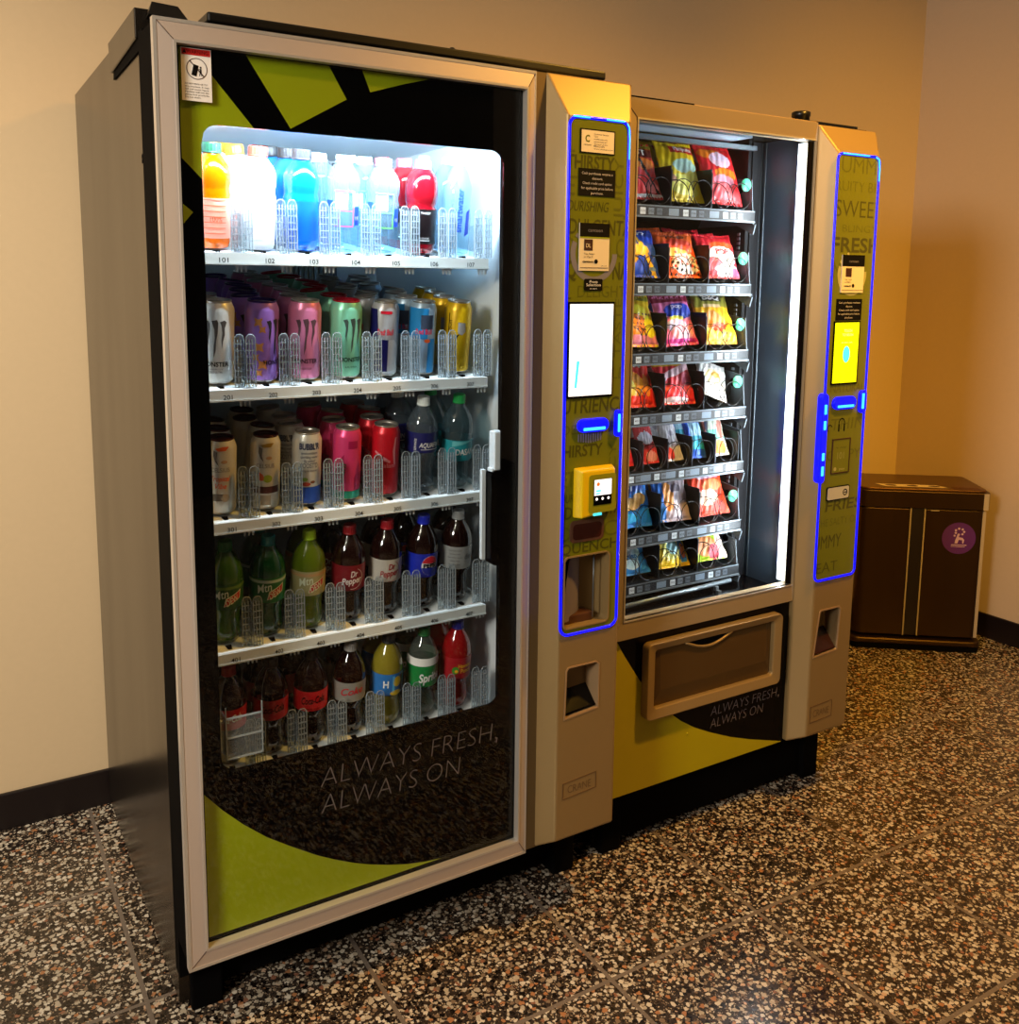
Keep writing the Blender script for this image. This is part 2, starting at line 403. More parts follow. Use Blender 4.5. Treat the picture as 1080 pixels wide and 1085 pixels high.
P4 = [(.355, 1.781), (.370, 1.745), (.41, 1.758), (.438, 1.767), (.488, 1.781)]
arcp = [(.0385, .500), (.07, .461), (.106, .423), (.149, .384), (.193, .352), (.244, .317), (.28, .296), (.319, .276), (.356, .260), (.396, .246), (.437, .234), (.479, .226), (.514, .222)]
for i, pts in enumerate(([(.148, 1.781), (.222, 1.669), (.325, 1.728), (.293, 1.781)], [(.039, 1.781), (.039, 1.607), (.0705, 1.575), (.0705, 1.63), (.075, 1.65), (.084, 1.661), (.099, 1.6645), (.158, 1.6645), (.057, 1.781)],
                         [(.038, 1.534), (.038, 1.502), (.054, 1.521)], P4, arcp+[(.49, .222), (.0385, .222)])):
    lp(pts[::-1] if i < 4 else pts).obj('lime_shape', sheet)
gt = mat('grey_line_text', '#6a6064', .5)
def slogan(lines, par, y, h, thin):
    for t, x, z, wd in lines:
        tot = glyph(t, .12, thin)[2]; k = wd/tot
        for wi, wtxt in enumerate(t.split(' ')):
            ww = glyph(wtxt, .12, thin)[2]*k; b = MB()
            if wtxt.endswith(','): b.poly([(x+wd-.001, z-.008*h/.04), (x+wd+.0005, z-.008*h/.04), (x+wd+.003, z+.003), (x+wd+.001, z+.003)], front(0, y, 0), gt)
            b.text(wtxt, x if wi == 0 else x+wd-ww, z, h, front(0, y, 0), gt, width=ww, align='l', shear=.12, thin=thin); b.obj('slogan_word', par)
slogan([('ALWAYS FRESH,', .256, .4515, .389), ('ALWAYS ON', .256, .397, .302)], sheet, .0172, .040, -.031)
b = MB(); b.box(.0325, .6875, .010, .014, .217, 1.781, glass_m); b.obj('glass_pane', dm)
# warning sticker
b = MB(); b.box(.041, .0885, .0088, .0095, 1.697, 1.779, white_p); F = front(0, .0086, 0)
st = b.obj('warning_sticker', dm, label='white and red warning sticker with a tipping machine pictogram')
b = MB(); b.rect(.042, .0875, 1.768, 1.778, F, red_p); F = front(0, .0084, 0)
b.text('WARNING', .067, 1.7705, .0058, F, ink, width=.034); b.poly([(.0435, 1.7705), (.0495, 1.7705), (.0465, 1.7765)], F, ink)
b.arc(.0655, 1.7475, .0155, .0167, 0, 2*PI, F, inkr, 32); b.poly([(.054, 1.7585), (.0555, 1.7595), (.0775, 1.7365), (.076, 1.7355)], F, inkr)
b.poly([(.0565, 1.7375), (.0645, 1.7355), (.0685, 1.7525), (.0605, 1.7545)], F, ink)
b.ell(.0715, 1.750, .0016, .0016, F, ink, n=10); b.poly([(.0705, 1.748), (.0725, 1.748), (.0735, 1.7365), (.0725, 1.7365), (.0715, 1.743), (.0700, 1.7365), (.0690, 1.7365)], F, ink)
b.poly([(.068, 1.7475), (.072, 1.7475), (.072, 1.7465), (.068, 1.7465)], F, ink)
for i, t in enumerate(('DO NOT ROCK OR TILT', 'this machine. It may', 'fall and cause injury.', 'Machine will not dis-', 'pense free products.', 'Do not shake.')):
    b.text(t, .046, 1.7225-i*.0042, .0024, F, ink, width=.038*min(1, len(t)/20), align='l')
b.arc(.0655, 1.7475, 0, 0, 0, 1, F, ink, 2); b.obj('sticker_print', st)
# inner liner
b = MB()
b.box(.05, .056, .135, .85, .41, 1.735, white_l); b.box(.738, .744, .035, .85, .41, 1.735, white_l)
b.box(.05, .744, .845, .86, .41, 1.735, mat('grey_liner_back', '#ccd3d6', .5)); b.box(.05, .744, .135, .85, 1.725, 1.739, white_l)
b.box(.05, .744, .12, .85, .402, .41, white_l); b.box(.045, .069, .03, .135, .41, 1.735, black_m)
b.box(.036, .7, .03, .1, 1.70, 1.735, black_m)
b.obj('liner', dm)
b = MB()
for i in range(9): b.box(.50+i*.014, .507+i*.014, .838, .845, 1.36, 1.72, steel_m)
b.box(.495, .625, .836, .84, 1.45, 1.456, steel_m); b.obj('air_grille', dm)
b = MB(); b.box(.640, .662, .026, .05, 1.03, 1.11, white_l); b.box(.636, .664, .03, .05, 1.022, 1.034, white_l); b.obj('latch_bracket', dm, bevel=.002)
b = MB(); b.prism(rrect(.632, .700, .83, 1.03, .012), .024, .05, blackg); b.obj('delivery_port_door', dm)
b = MB(); b.box(.622, .630, .045, .055, .84, 1.03, white_l); b.obj('port_rail', dm)
b = MB(); b.box(.075, .64, .085, .103, 1.690, 1.702, cool_led); b.obj('led_tube', dm)
lamp('cooler_led', 'AREA', (.36, .094, 1.688), (.72, .87, 1.0), 12, .54, (.36, .50, 1.38), .02)
# delivery cup parked at lower left
b = MB()
b.box(.085, .150, .035, .037, .545, .625, clearp); b.box(.085, .087, .035, .09, .545, .625, clearp)
for z in (.545, .585, .622): b.box(.084, .151, .033, .036, z, z+.0028, ribp)
for x in (.084, .150): b.box(x, x+.002, .033, .036, .545, .645, ribp)
b.poly([(.066, .636), (.066, .622), (.078, .624)], front(0, .03, 0), white_s)
b.obj('delivery_cup', dm)
# shelves
SH = [1.459, 1.208, .957, .700, .449]; SY = .15; TILT = .14; PITCH = .0854; CX = [.1305+PITCH*i for i in range(7)]
def guide_mesh():
    b = MB()
    for dx, dy in ((-.0100, .002), (.0100, -.004)):
        w2, H = .0094, .102
        P = [(dx-w2, 0), (dx+w2, 0), (dx+w2, H-.012), (dx+w2*.8, H-.005), (dx+w2*.4, H-.001), (dx-w2*.4, H-.001), (dx-w2*.8, H-.005), (dx-w2, H-.012)]
        b.prism(P, dy, dy+.0015, clearp)
        for k in range(4): x = dx-w2+k*(2*w2-.0011)/3; b.box(x, x+.0011, dy-.004, dy+.001, .002, H-.010, ribp)
        for k in range(7): b.box(dx-w2+.002*(k % 2), dx+w2-.004*((k+1) % 2), dy-.0030, dy, .008+k*.0125, .0098+k*.0125, ribp)
        b.tube([(p[0], dy-.002, p[1]) for p in P[2:]], .0009, ribp, 5)
    b.box(-.006, .006, .0, .05, 0, .07, clearp)
    for k in range(3): b.hexa([(x, y, z) for z, w_ in ((-.034, .001), (-.021, .0026)) for y in (-.004, .0) for x in (-.010+k*.008-w_, -.010+k*.008+w_)], white_s)
    b.box(-.014, .012, -.005, .0, -.0235, -.020, white_s)
    return b
gproto = None; sproto = None
shelves = []
for ri, z in enumerate(SH):
    zl = (z+TILT*.5)
    b = MB()
    zb = z+TILT*(.80-SY)
    b.hexa([(.058, SY, z-.004), (.690, SY, z-.004), (.058, .80, zb-.006), (.690, .80, zb-.006), (.058, SY, z), (.690, SY, z), (.058, .80, zb), (.690, .80, zb)], white_s)
    b.box(.058, .690, SY-.006, SY+.002, z-.021, z+.001, mat('shelf_price_rail', '#c2c5c1', .45))
    b.box(.058, .690, SY-.0075, SY-.006, z-.0205, z-.0175, mat('shelf_lip_line', '#b4b8b4', .5))
    for i in range(8): xg = CX[0]+PITCH*(i-.5); b.hexa([(xg-.0015, SY+.02, z), (xg+.0015, SY+.02, z), (xg-.0015, .80, zb), (xg+.0015, .80, zb), (xg-.0015, SY+.02, z+.012), (xg+.0015, SY+.02, z+.012), (xg-.0015, .80, zb+.010), (xg+.0015, .80, zb+.010)], white_s)
    sh = b.obj('shelf', dm); shelves.append(sh)
    for i in range(7):
        t = MB().text('%d%02d' % (ri+1, i+1), CX[i]+.004, z-.0165, .0085, front(0, SY-.0079, 0), ink, width=.017, thin=.012); t.obj('selection_number', sh)
    for i in range(7):
        if gproto is None: gproto = guide_mesh().obj('bottle_guide', sh, (CX[i]+PITCH/2, SY+.012, z+.001))
        else:
            g = gproto.copy(); COL.objects.link(g); g.parent = sh; g.location = (CX[i]+PITCH/2, SY+.012, z+.001)
        if sproto is None: sproto = MB().hexa([(-.004, 0, 0), (.004, 0, 0), (-.006, .018, 0), (.006, .018, 0), (-.003, .001, .005), (.003, .001, .005), (-.006, .018, .004), (.006, .018, .004)], blackmat).obj('product_stop', sh, (CX[i], SY+.013, z+.001))
        else:
            g = sproto.copy(); COL.objects.link(g); g.parent = sh; g.location = (CX[i], SY+.013, z+.001)
# control panel
b = MB()
A = [(.735, 0, .187), (.945, 0, .187), (.945, 0, 1.82), (.735, 0, 1.82)]
B = [(.757, -.045, .215), (.912, -.045, .215), (.912, -.045, 1.735), (.757, -.045, 1.735)]
C = [(x, .02, z) for x, _, z in A]
b.add(A+B+C, [(4, 5, 6, 7), (0, 1, 5, 4), (1, 2, 6, 5), (2, 3, 7, 6), (3, 0, 4, 7), (1, 0, 8, 9), (2, 1, 9, 10), (3, 2, 10, 11), (0, 3, 11, 8), (11, 10, 9, 8)], champ)
cp = b.obj('control_panel', dm)
def cutter(pts, y0, y1):
    return MB().prism(pts, y0, y1, champ).obj('cutter')
cut(cp, cutter(rrect(.764, .884, .690, .848, .012), -.1, .035), cutter([(.776, .490), (.864, .498), (.864, .597), (.856, .602), (.784, .602), (.779, .596)], -.1, .012))
md = cp.modifiers.new('bevel', 'BEVEL'); md.width = .004; md.segments = 2; md.limit_method = 'ANGLE'; md.angle_limit = .5
GX0, GX1, GZ0, GZ1 = .757, .906, .678, 1.733
b = MB(); b.prism(rrect(GX0+.002, GX1-.002, GZ0+.002, GZ1-.002, .018), -.0475, -.044, olive); gr = b.obj('graphic_panel', dm)
cut(gr, cutter(rrect(.764, .884, .690, .848, .012), -.1, .035))
def words(lst, y, x0, x1, par):
    """flat lettering cropped to the graphic's width"""
    for t, cx, z, h, wd, m, rot, sh, th in lst:
        b = MB()
        v, fc, w_ = glyph(t, sh, th); sx = wd/w_; P = []
        for p, q in v:
            p = (p-w_/2)*sx; q = q*h; c, s_ = math.cos(rot), math.sin(rot); P.append((cx+p*c-q*s_, z+p*s_+q*c))
        bm = bmesh.new(); vs = [bm.verts.new((a, c_, 0)) for a, c_ in P]
        for q in fc:
            try: bm.faces.new([vs[i] for i in q])
            except ValueError: pass
        for co, no in (((x0, 0, 0), (-1, 0, 0)), ((x1, 0, 0), (1, 0, 0))):
            bmesh.ops.bisect_plane(bm, geom=bm.verts[:]+bm.edges[:]+bm.faces[:], plane_co=co, plane_no=no, clear_outer=True)
        bm.verts.index_update()
        b.add([(p.co.x, y, p.co.y) for p in bm.verts], [tuple(p.index for p in q.verts) for q in bm.faces], m); bm.free()
        if b.f: b.obj('printed_word', par)
W = [('L', .766, 1.665, .034, .012, olive_d2, 0, 0, 0), ('THIRSTY', .812, 1.635, .026, .118, olive_d, 0, .05, .02), ('JUICY', .893, 1.60, .022, .12, olive_d2, PI/2, 0, 0),
     ('ET', .777, 1.583, .038, .034, olive_d2, 0, 0, 0), ('NOURISHING', .800, 1.553, .020, .118, olive_d, 0, .25, 0), ('INDULGENTAL', .83, 1.508, .030, .20, olive_d, 0, .08, .01), ('D', .764, 1.463, .04, .026, olive_d2, 0, 0, 0), ('CI', .893, 1.463, .04, .026, olive_d2, 0, 0, 0),
     ('Q', .769, 1.422, .034, .026, olive_d, 0, 0, .02), ('NA', .892, 1.420, .034, .040, olive_d, 0, 0, .02), ('DELIGHT', .846, 1.383, .024, .12, olive_d2, 0, 0, -.01), ('YUMMY', .769, 1.34, .016, .10, olive_d, PI/2, 0, 0), ('TASTE', .897, 1.32, .016, .12, olive_d2, PI/2, 0, 0),
     ('NI', .762, 1.27, .02, .02, olive_d2, 0, 0, 0), ('II', .762, 1.21, .03, .016, olive_d, 0, .1, .02), ('LE', .893, 1.215, .024, .03, olive_d2, 0, .1, 0), ('NUTRIENCE', .82, 1.148, .030, .19, olive_d, 0, .1, .012), ('DELIGHTFUL', .84, 1.105, .020, .17, olive_d2, 0, 0, -.01),
     ('THIRSTY', .798, 1.058, .024, .12, olive_d, 0, .05, .02), ('JUICY', .893, 1.02, .018, .12, olive_d2, PI/2, 0, 0), ('ET', .772, .995, .034, .03, olive_d2, 0, 0, 0), ('NOURISH', .775, .963, .017, .07, olive_d, 0, .25, 0), ('INDULGENTAL', .83, .928, .026, .19, olive_d, 0, .08, .01),
     ('DELICI', .83, .88, .034, .17, olive_d2, 0, 0, -.01), ('QUENCH', .83, .853, .022, .15, olive_d, 0, 0, .01), ('SALTY', .7595, .72, .006, .06, olive_d, PI/2, 0, 0)]
words(W, -.0479, GX0+.006, GX1-.006, gr)
# led outline
def rr3(x0, x1, z0, z1, r, y, n=8): return [(x, y, z) for x, z in rrect(x0, x1, z0, z1, r, n)]
b = MB(); b.tube(rr3(GX0+.0015, GX1-.0005, GZ0, GZ1, .02, -.0475), .0030, blue_led, 8, True)
led = b.obj('led_outline', dm)
for x0, x1 in ((.766, .806), (.846, .892)):
    b = MB(); b.tube([(x0, -.0502, GZ1), (x1, -.0502, GZ1)], .0016, cyan_led, 6); b.obj('bright_spot', led)
b = MB(); b.tube([(.898, -.0502, 1.730), (.9035, -.0502, 1.722), (.9055, -.0502, 1.70), (.9055, -.0502, 1.66)], .0014, cyan_led, 6); b.obj('bright_spot', led)
# panel furniture
b = MB(); b.box(.784, .869, -.0492, -.0478, 1.665, 1.712, ink); F = front(0, -.0494, 0)
b.rect(.7865, .8665, 1.6675, 1.7095, F, cream)
no = b.obj('notice_card', dm, label='cream notice card with a green letter C'); b = MB(); F = front(0, -.0496, 0)
b.text('C', .801, 1.687, .013, F, olive, width=.011, thin=.03); b.text('canteen', .801, 1.680, .003, F, olive_d, width=.018)
for i, (t, hh, ww) in enumerate((('Customer Service', .0028, .036), ('Text:', .003, .010), ('and include machine number', .0025, .034), ('asset and location with', .0025, .032), ('description of issue', .0025, .034), ('800-632-6276', .0035, .026), ('www.canteen.com', .0028, .048))):
    b.text(t, .8165, 1.7015-i*.0047, hh, F, inkr, width=ww, align='l')
b.obj('card_print', no)
b = MB(); b.box(.782, .872, -.0492, -.0478, 1.583, 1.636, ink); no = b.obj('price_notice', dm, label='black notice with five lines of white text'); b = MB()
for i, (t, ww) in enumerate((('Cash purchases receive a', .076), ('discount.', .026), ('Check credit card option', .072), ('for applicable price before', .078), ('purchase.', .030))):
    b.text(t, .827, 1.6245-i*.0095, .0048, F, mat('pale_text', '#c8c0bc', .5), width=ww)
b.obj('notice_print', no)
b = MB(); F = front(0, -.0482, 0)
b.arc(.824, 1.470, .046, .058, PI*.86, 2*PI, F, grey_t, 40)
for a in (.80, .74, .68): b.arc(.824, 1.470, .046, .058, PI*(a-.045), PI*a, F, grey_t, 4)
b.obj('ring_logo', gr)
b = MB(); b.box(.786, .860, -.0505, -.0478, 1.436, 1.530, cream); F = front(0, -.0508, 0)
no = b.obj('hanging_card', dm, label='cream card with black header taped over the ring logo'); b = MB()
b.rect(.7862, .8598, 1.503, 1.530, F, ink); F = front(0, -.0511, 0); b.text('canteen', .824, 1.513, .007, F, grey_t, width=.036); b.rect(.7865, .8595, 1.500, 1.503, F, lime)
b.rect(.797, .818, 1.476, 1.498, F, inkr); F = front(0, -.0513, 0); b.text('DL', .8075, 1.482, .008, F, cream, width=.012)
b.text('Tap, Swipe', .797, 1.468, .0035, F, ink, width=.026, align='l'); b.text('or Pay It', .797, 1.462, .0035, F, ink, width=.022, align='l')
b.text('canteen', .794, 1.452, .005, F, ink, width=.026, align='l', thin=.02); b.ell(.827, 1.4545, .0045, .0045, F, ink); b.text('ePort 2-0', .847, 1.445, .002, F, ink, width=.014); b.rect(.788, .858, 1.4415, 1.4425, F, inkr)
b.obj('card_print', no)
b = MB(); b.prism(rrect(.801, .846, 1.396, 1.420, .003), -.0492, -.0478, ink); no = b.obj('press_label', dm, label='small black press selection label'); b = MB(); F = front(0, -.0494, 0)
for i, (t, ww, hh) in enumerate((('Press', .020, .0055), ('Selection', .036, .0055), ('to start', .018, .003))): b.text(t, .8235, 1.4115-i*.0062, hh, F, white_p, width=ww)
b.obj('label_print', no)
b = MB(); b.box(.763, .878, -.0500, -.0478, 1.179, 1.374, blackg); sc = b.obj('touch_screen', dm)
b = MB(); b.box(.7665, .8745, -.0506, -.0500, 1.1835, 1.3695, screen_w); b.poly([(.780, 1.20), (.786, 1.20), (.792, 1.255), (.785, 1.255)], front(0, -.0508, 0), cyan_p); b.obj('lit_display', sc, label='lit white display')
def capsule(x0, x1, z0, z1, y0, y1, m, name, par, r=None):
    r = r or min(x1-x0, z1-z0)/2*.98
    return MB().prism(rrect(x0, x1, z0, z1, r, 8), y0, y1, m).obj(name, par, bevel=.003)
capsule(.789, .866, 1.108, 1.136, -.058, -.0478, blue_led, 'coin_slot_light', dm)
capsule(.8845, .8995, 1.093, 1.150, -.060, -.0478, blue_led, 'card_slot_light', dm)
MB().box(.8865, .892, -.0625, -.060, 1.104, 1.142, cyan_led).obj('bright_spot', bpy.data.objects['card_slot_light'], bevel=.001)
MB().box(.80, .855, -.0605, -.058, 1.112, 1.118, cyan_led).obj('bright_spot', bpy.data.objects['coin_slot_light'], bevel=.001)
b = MB()
for k in range(10): b.box(.794+k*.0062, .7965+k*.0062, -.0492, -.0478, 1.084+.004*abs(k-4.5)/4, 1.104, grey_t)
b.obj('coin_slot_grating', dm)
# card reader
b = MB()
v = [(.783, -.0475, .930), (.884, -.0475, .936), (.783, -.0475, 1.036), (.884, -.0475, 1.036), (.789, -.074, .932), (.878, -.074, .944), (.789, -.074, 1.032), (.872, -.074, 1.032)]
b.add(v, [(4, 5, 7, 6), (0, 4, 6, 2), (1, 3, 7, 5), (0, 1, 5, 4), (2, 6, 7, 3), (0, 2, 3, 1)], yellow_pl); rd = b.obj('card_reader', dm, bevel=.004, label='yellow contactless card reader')
b = MB(); b.prism(rrect(.806, .874, .942, 1.022, .006), -.0752, -.073, mat('olive_bezel', '#8c8a10', .4)); b.obj('bezel', rd)
b = MB(); b.box(.817, .862, -.0765, -.075, .958, 1.012, blackg); b.rect(.8175, .8615, .9785, 1.0115, front(0, -.0767, 0), screen_w)
F = front(0, -.0769, 0); b.ell(.827, 1.002, .004, .004, F, mat('orange_dot', '#f06020', .4, emit='#f06020', es=.8)); b.rect(.822, .834, .986, .990, F, cyan_p); b.rect(.822, .832, .981, .984, F, cyan_p)
for x in (.824, .839, .854): b.ell(x, .971, .003, .003, F, screen_w)
b.obj('lit_display', rd)
b = MB(); b.box(.818, .838, -.0765, -.073, .936, .941, cyan_p); b.obj('status_light', rd)
b = MB(); b.prism(rrect(.778, .864, .876, .923, .010), -.0500, -.0478, mat('bronze_bezel', '#5a3a2a', .4)); cs = b.obj('bill_slot', dm)
b = MB(); b.prism(rrect(.785, .858, .882, .915, .008), -.0508, -.0495, mat('dark_red_brown_plastic', '#3a150f', .25)); b.obj('slot_window', cs)
# delivery recess
b = MB(); rc = mat('recess_champagne', '#8d7a5e', .45, .2)
b.ring(rrect(.764, .884, .690, .848, .012), rrect(.767, .881, .693, .845, .010), -.0505, .034, champ)
b.box(.764, .884, .030, .036, .690, .848, rc); dr = b.obj('delivery_recess', dm)
b = MB(); P = []
for k in range(13):
    a = PI*.02+PI*.46*k/12; P.append((.764+.088*math.sin(PI/2-a)*1.0, .034-.068*math.sin(a)))
vv = [(x, y, z) for z in (.700, .842) for x, y in P]; n = len(P)
b.add(vv, [(i, i+1, n+i+1, n+i) for i in range(n-1)], smoke, True); b.obj('smoked_rotary_door', dr)
b = MB(); b.box(.764, .856, -.030, .030, .690, .712, mat('brown_tray', '#4a2a18', .4)); b.obj('recess_tray', dr, bevel=.004)
b = MB(); b.tube([(.853, -.033, .700), (.853, -.033, .843)], .0016, steel_m, 6); b.obj('door_edge', dr)
b = MB(); b.ring([(.774, .488), (.866, .496), (.866, .599), (.857, .605), (.782, .605), (.777, .598)], [(.777, .4915), (.863, .499), (.863, .596), (.856, .602), (.785, .602), (.780, .596)], -.0465, .012, mat('cup_rim', '#b89870', .35, .4))
b.box(.776, .866, .0115, .018, .488, .604, champ); rcup = b.obj('coin_return', dm)
b = MB(); b.hexa([(.777, -.040, .495), (.863, -.040, .502), (.777, .011, .500), (.863, .011, .505), (.777, -.036, .497), (.863, -.036, .504), (.777, .011, .543), (.863, .011, .548)], blackg); b.obj('coin_cup', rcup)
b = MB(); F = front(0, -.0456, 0); emb = mat('embossed_mark', '#7a6040', .35, .4)
b.ring([(.774, .306), (.864, .312), (.864, .350), (.774, .344)], [(.776, .308), (.862, .314), (.862, .348), (.776, .342)], -.0462, -.044, emb); b.text('CRANE', .819, .318, .018, F, emb, width=.062, thin=-.01); b.obj('maker_mark', dm)
b = MB(); b.box(.735, .757, -.0003, .004, 1.055, 1.0556, inkr); b.obj('panel_seam', dm)

# ------------------------------------------------------------------ drinks
def can_tpl(name, r, h, bodycol, lidm, deco=None, slim=False):
    t = bpy.data.objects.new(name, None); COL.objects.link(t)
    b = MB(); m = mat('can_'+bodycol, bodycol, .32, .35)
    b.lathe([(r-.010, .003), (r-.006, 0), (r-.0035, .0022), (r-.0008, .006)], silver, 28, caps=True)
    b.lathe([(r-.0008, .006), (r, .010), (r, h-.019), (r-.0012, h-.014), (r-.0045, h-.006), (r-.006, h-.003)], m, 28, caps=False)
    b.obj('body', t)
    b = MB(); rl = r-.006
    b.lathe([(rl, h-.004), (rl+.0014, h-.001), (rl+.001, h), (rl-.001, h), (rl-.0022, h-.004), (rl-.003, h-.005)], silver if lidm is silver else lidm, 28, caps=False)
    b.lathe([(.0001, h-.0045), (rl-.003, h-.005)], lidm, 28, caps=False)
    b.obj('lid', t)
    b = MB(); F = lambda a, c: (a, c, h-.0032)
    b.poly([(-.006, -.009), (.006, -.009), (.007, .002), (.004, .009), (-.004, .009), (-.007, .002)], F, lidm); b.ell(0, .010, .006, .004, lambda a, c: (a, c, h-.0038), ink, n=12); b.obj('pull_tab', t)
    if deco:
        b = MB(); deco(b, r, h); b.obj('label_print', t)
    return t
claw_m = mat('claw_black', '#26221f', .4)
def claw(b, r, ang, m=claw_m, mono=True, sub=None, tm=None):
    F = cyl(r+.0005, ang); s = .003
    b.poly([(-.021, .120), (-.013, .122), (-.0105, .117), (-.011, .100), (-.013, .086), (-.0125, .076), (-.016, .088), (-.015, .104), (-.018, .114)], F, m, s)
    b.poly([(-.007, .122), (.003, .124), (.005, .118), (.004, .100), (.0015, .085), (.0005, .066), (-.0035, .052), (-.003, .075), (-.0015, .090), (-.002, .106), (-.005, .115)], F, m, s)
    b.poly([(.008, .120), (.017, .123), (.021, .119), (.017, .108), (.0175, .096), (.014, .084), (.012, .068), (.011, .086), (.0125, .100), (.011, .112)], F, m, s)
    if mono: b.text('MONSTER', 0, .036, .0085, F, tm or ink, width=.052, thin=.02, step=s)
    if sub: b.text(sub, 0, .023, .004, F, tm or ink, width=.026, step=s)
def d201(b, r, h): claw(b, r, -.30, mat('claw_grey', '#4a4644', .4), sub='ZERO ULTRA'); F = cyl(r+.0005, -.30); b.text('ENERGY', 0, .029, .003, F, grey_t, width=.03, step=.003)
def d202(b, r, h):
    F = cyl(r+.0005, -.30); og = mat('gold_print', '#c07a3a', .4)
    for x, z, s in ((-.006, .118, .012), (.002, .104, .010), (-.004, .070, .013), (-.010, .050, .010), (.003, .036, .013), (-.003, .020, .009)):
        b.poly([(x+s*math.cos(k*PI/4)*(1 if k % 2 else .45), z+s*math.sin(k*PI/4)*(1 if k % 2 else .45)) for k in range(8)], F, og, .003)
    claw(b, r, .62, claw_m, sub=None)
def d203(b, r, h): claw(b, r, -.22, mat('claw_pinkgrey', '#5b3f48', .4), sub='STRAWBERRY DREAMS')
def d204(b, r, h): claw(b, r, .12, mat('claw_green', '#3b4a44', .4), sub='ULTRA')
def d205(b, r, h):
    F = cyl(r+.0005, -.32); nv = mat('navy_can_print', '#131058', .35, .3); rd = mat('red_can_print', '#d01030', .35)
    b.poly([(-.026, .012), (.006, .012), (.006, .078), (-.012, .078)], F, nv, .003); b.poly([(-.05, .078), (-.014, .078), (-.020, .140), (-.05, .140)], F, nv, .003)
    b.poly([(.0075, .012), (.03, .012), (.03, .066), (.020, .078), (.0075, .078)], F, mat('light_can_print', '#c9c6c6', .3, .4), .003)
    b.text('Red Bull', .000, .088, .012, cyl(r+.0008, -.32), rd, width=.034, thin=.02, step=.003); b.rect(-.012, .012, .131, .137, F, rd, .003)
def d206(b, r, h):
    F = cyl(r+.0005, -.30); bl = mat('blue_can_print', '#2a8fd0', .3, .3); dk = mat('slate_can_print', '#465268', .35, .4); rd = mat('red_can_print', '#d01030', .35)
    b.rect(-.04, .008, .078, .142, F, bl, .003); b.rect(.010, .03, .006, .078, F, bl, .003); b.rect(-.008, .02, .098, .128, cyl(r+.0007, -.30), dk, .003)
    b.text('Red Bull', .0, .088, .011, cyl(r+.0009, -.30), rd, width=.036, thin=.02, step=.003); b.ell(.008, .074, .007, .004, cyl(r+.0009, -.30), mat('orange_print', '#e05a20', .4), .003)
def d207(b, r, h):
    F = cyl(r+.0005, -.25); g = mat('can_print_grey', '#8b8680', .4)
    b.poly([(-.006, .112), (.010, .110), (.012, .092), (.004, .084), (-.006, .088)], F, g, .003); b.poly([(-.012, .082), (-.002, .086), (-.008, .076)], F, ink, .003)
    b.text('Red Bull', -.020, .090, .008, F, ink, width=.05, rot=PI/2, align='c', step=.003); b.rect(-.028, -.026, .06, .13, F, ink)
def celsius(b, r, h, c1, c2, flav):
    F = cyl(r+.0005, -.28); g = mat('celsius_grey', '#6f6458', .4); m1 = mat('pr_'+c1, c1, .4)
    b.poly([(-.010, .134), (.004, .138), (.016, .138), (.010, .130), (-.004, .129)], F, m1, .003); b.poly([(-.013, .131), (-.006, .127), (-.007, .112), (-.003, .100), (-.010, .108), (-.014, .120)], F, g, .003)
    b.ell(.007, .108, .006, .0035, F, mat('pr_tan', '#b08a68', .4), .003)
    b.text('CELSIUS', 0, .088, .0085, F, g, width=.036, step=.003)
    if flav:
        b.text('Tropical', 0, .070, .010, F, m1, width=.038, shear=.3, thin=.02, step=.003); b.text('Vibe', .001, .055, .010, F, m1, width=.022, shear=.3, thin=.02, step=.003); b.rect(-.014, .006, .030, .044, F, g, .003); b.ell(.010, .036, .008, .008, F, mat('pr_tan2', '#b39f80', .4), .003)
    else:
        b.poly([(-.012, .080), (-.004, .074), (.0, .062), (-.012, .062)], F, mat('pr_or', '#d05a28', .4), .003); b.ell(.005, .066, .009, .008, F, mat('pr_gr', '#8a9a20', .4), .003)
        b.rect(-.03, .03, .036, .050, F, mat('pr_brown', '#4a1c14', .4), .003); b.rect(-.012, .012, .012, .032, F, mat('pr_tan3', '#9a8a72', .4), .003)
def bubblr(b, r, h):
    F = cyl(r+.0005, -.20); nv = mat('pr_navy', '#152450', .4)
    b.text("BUBBL'R", .002, .118, .0125, F, nv, width=.042, thin=.03, step=.003)
    for i, (t, ww) in enumerate((('antioxidant', .034), ('sparkling water', .036), ('· 0g added ·', .028))): b.text(t, .002, .108-i*.008, .0055, F, nv, width=ww, step=.003)
    b.text("BOOST'D", .002, .080, .010, F, nv, width=.036, step=.003); b.text('energy & immunity', .002, .072, .005, F, nv, width=.036, step=.003)
    b.ell(-.004, .046, .010, .004, F, mat('pr_berry', '#b04028', .4), .003); b.ell(.010, .050, .005, .003, F, mat('pr_br', '#70401c', .4), .003); b.ell(-.006, .056, .006, .004, F, mat('pr_leaf', '#7aa040', .4), .003)
    b.rect(-r*2.5, r*2.5, .006, .040, F, mat('pr_blue', '#1d4db0', .35, .2), .003)
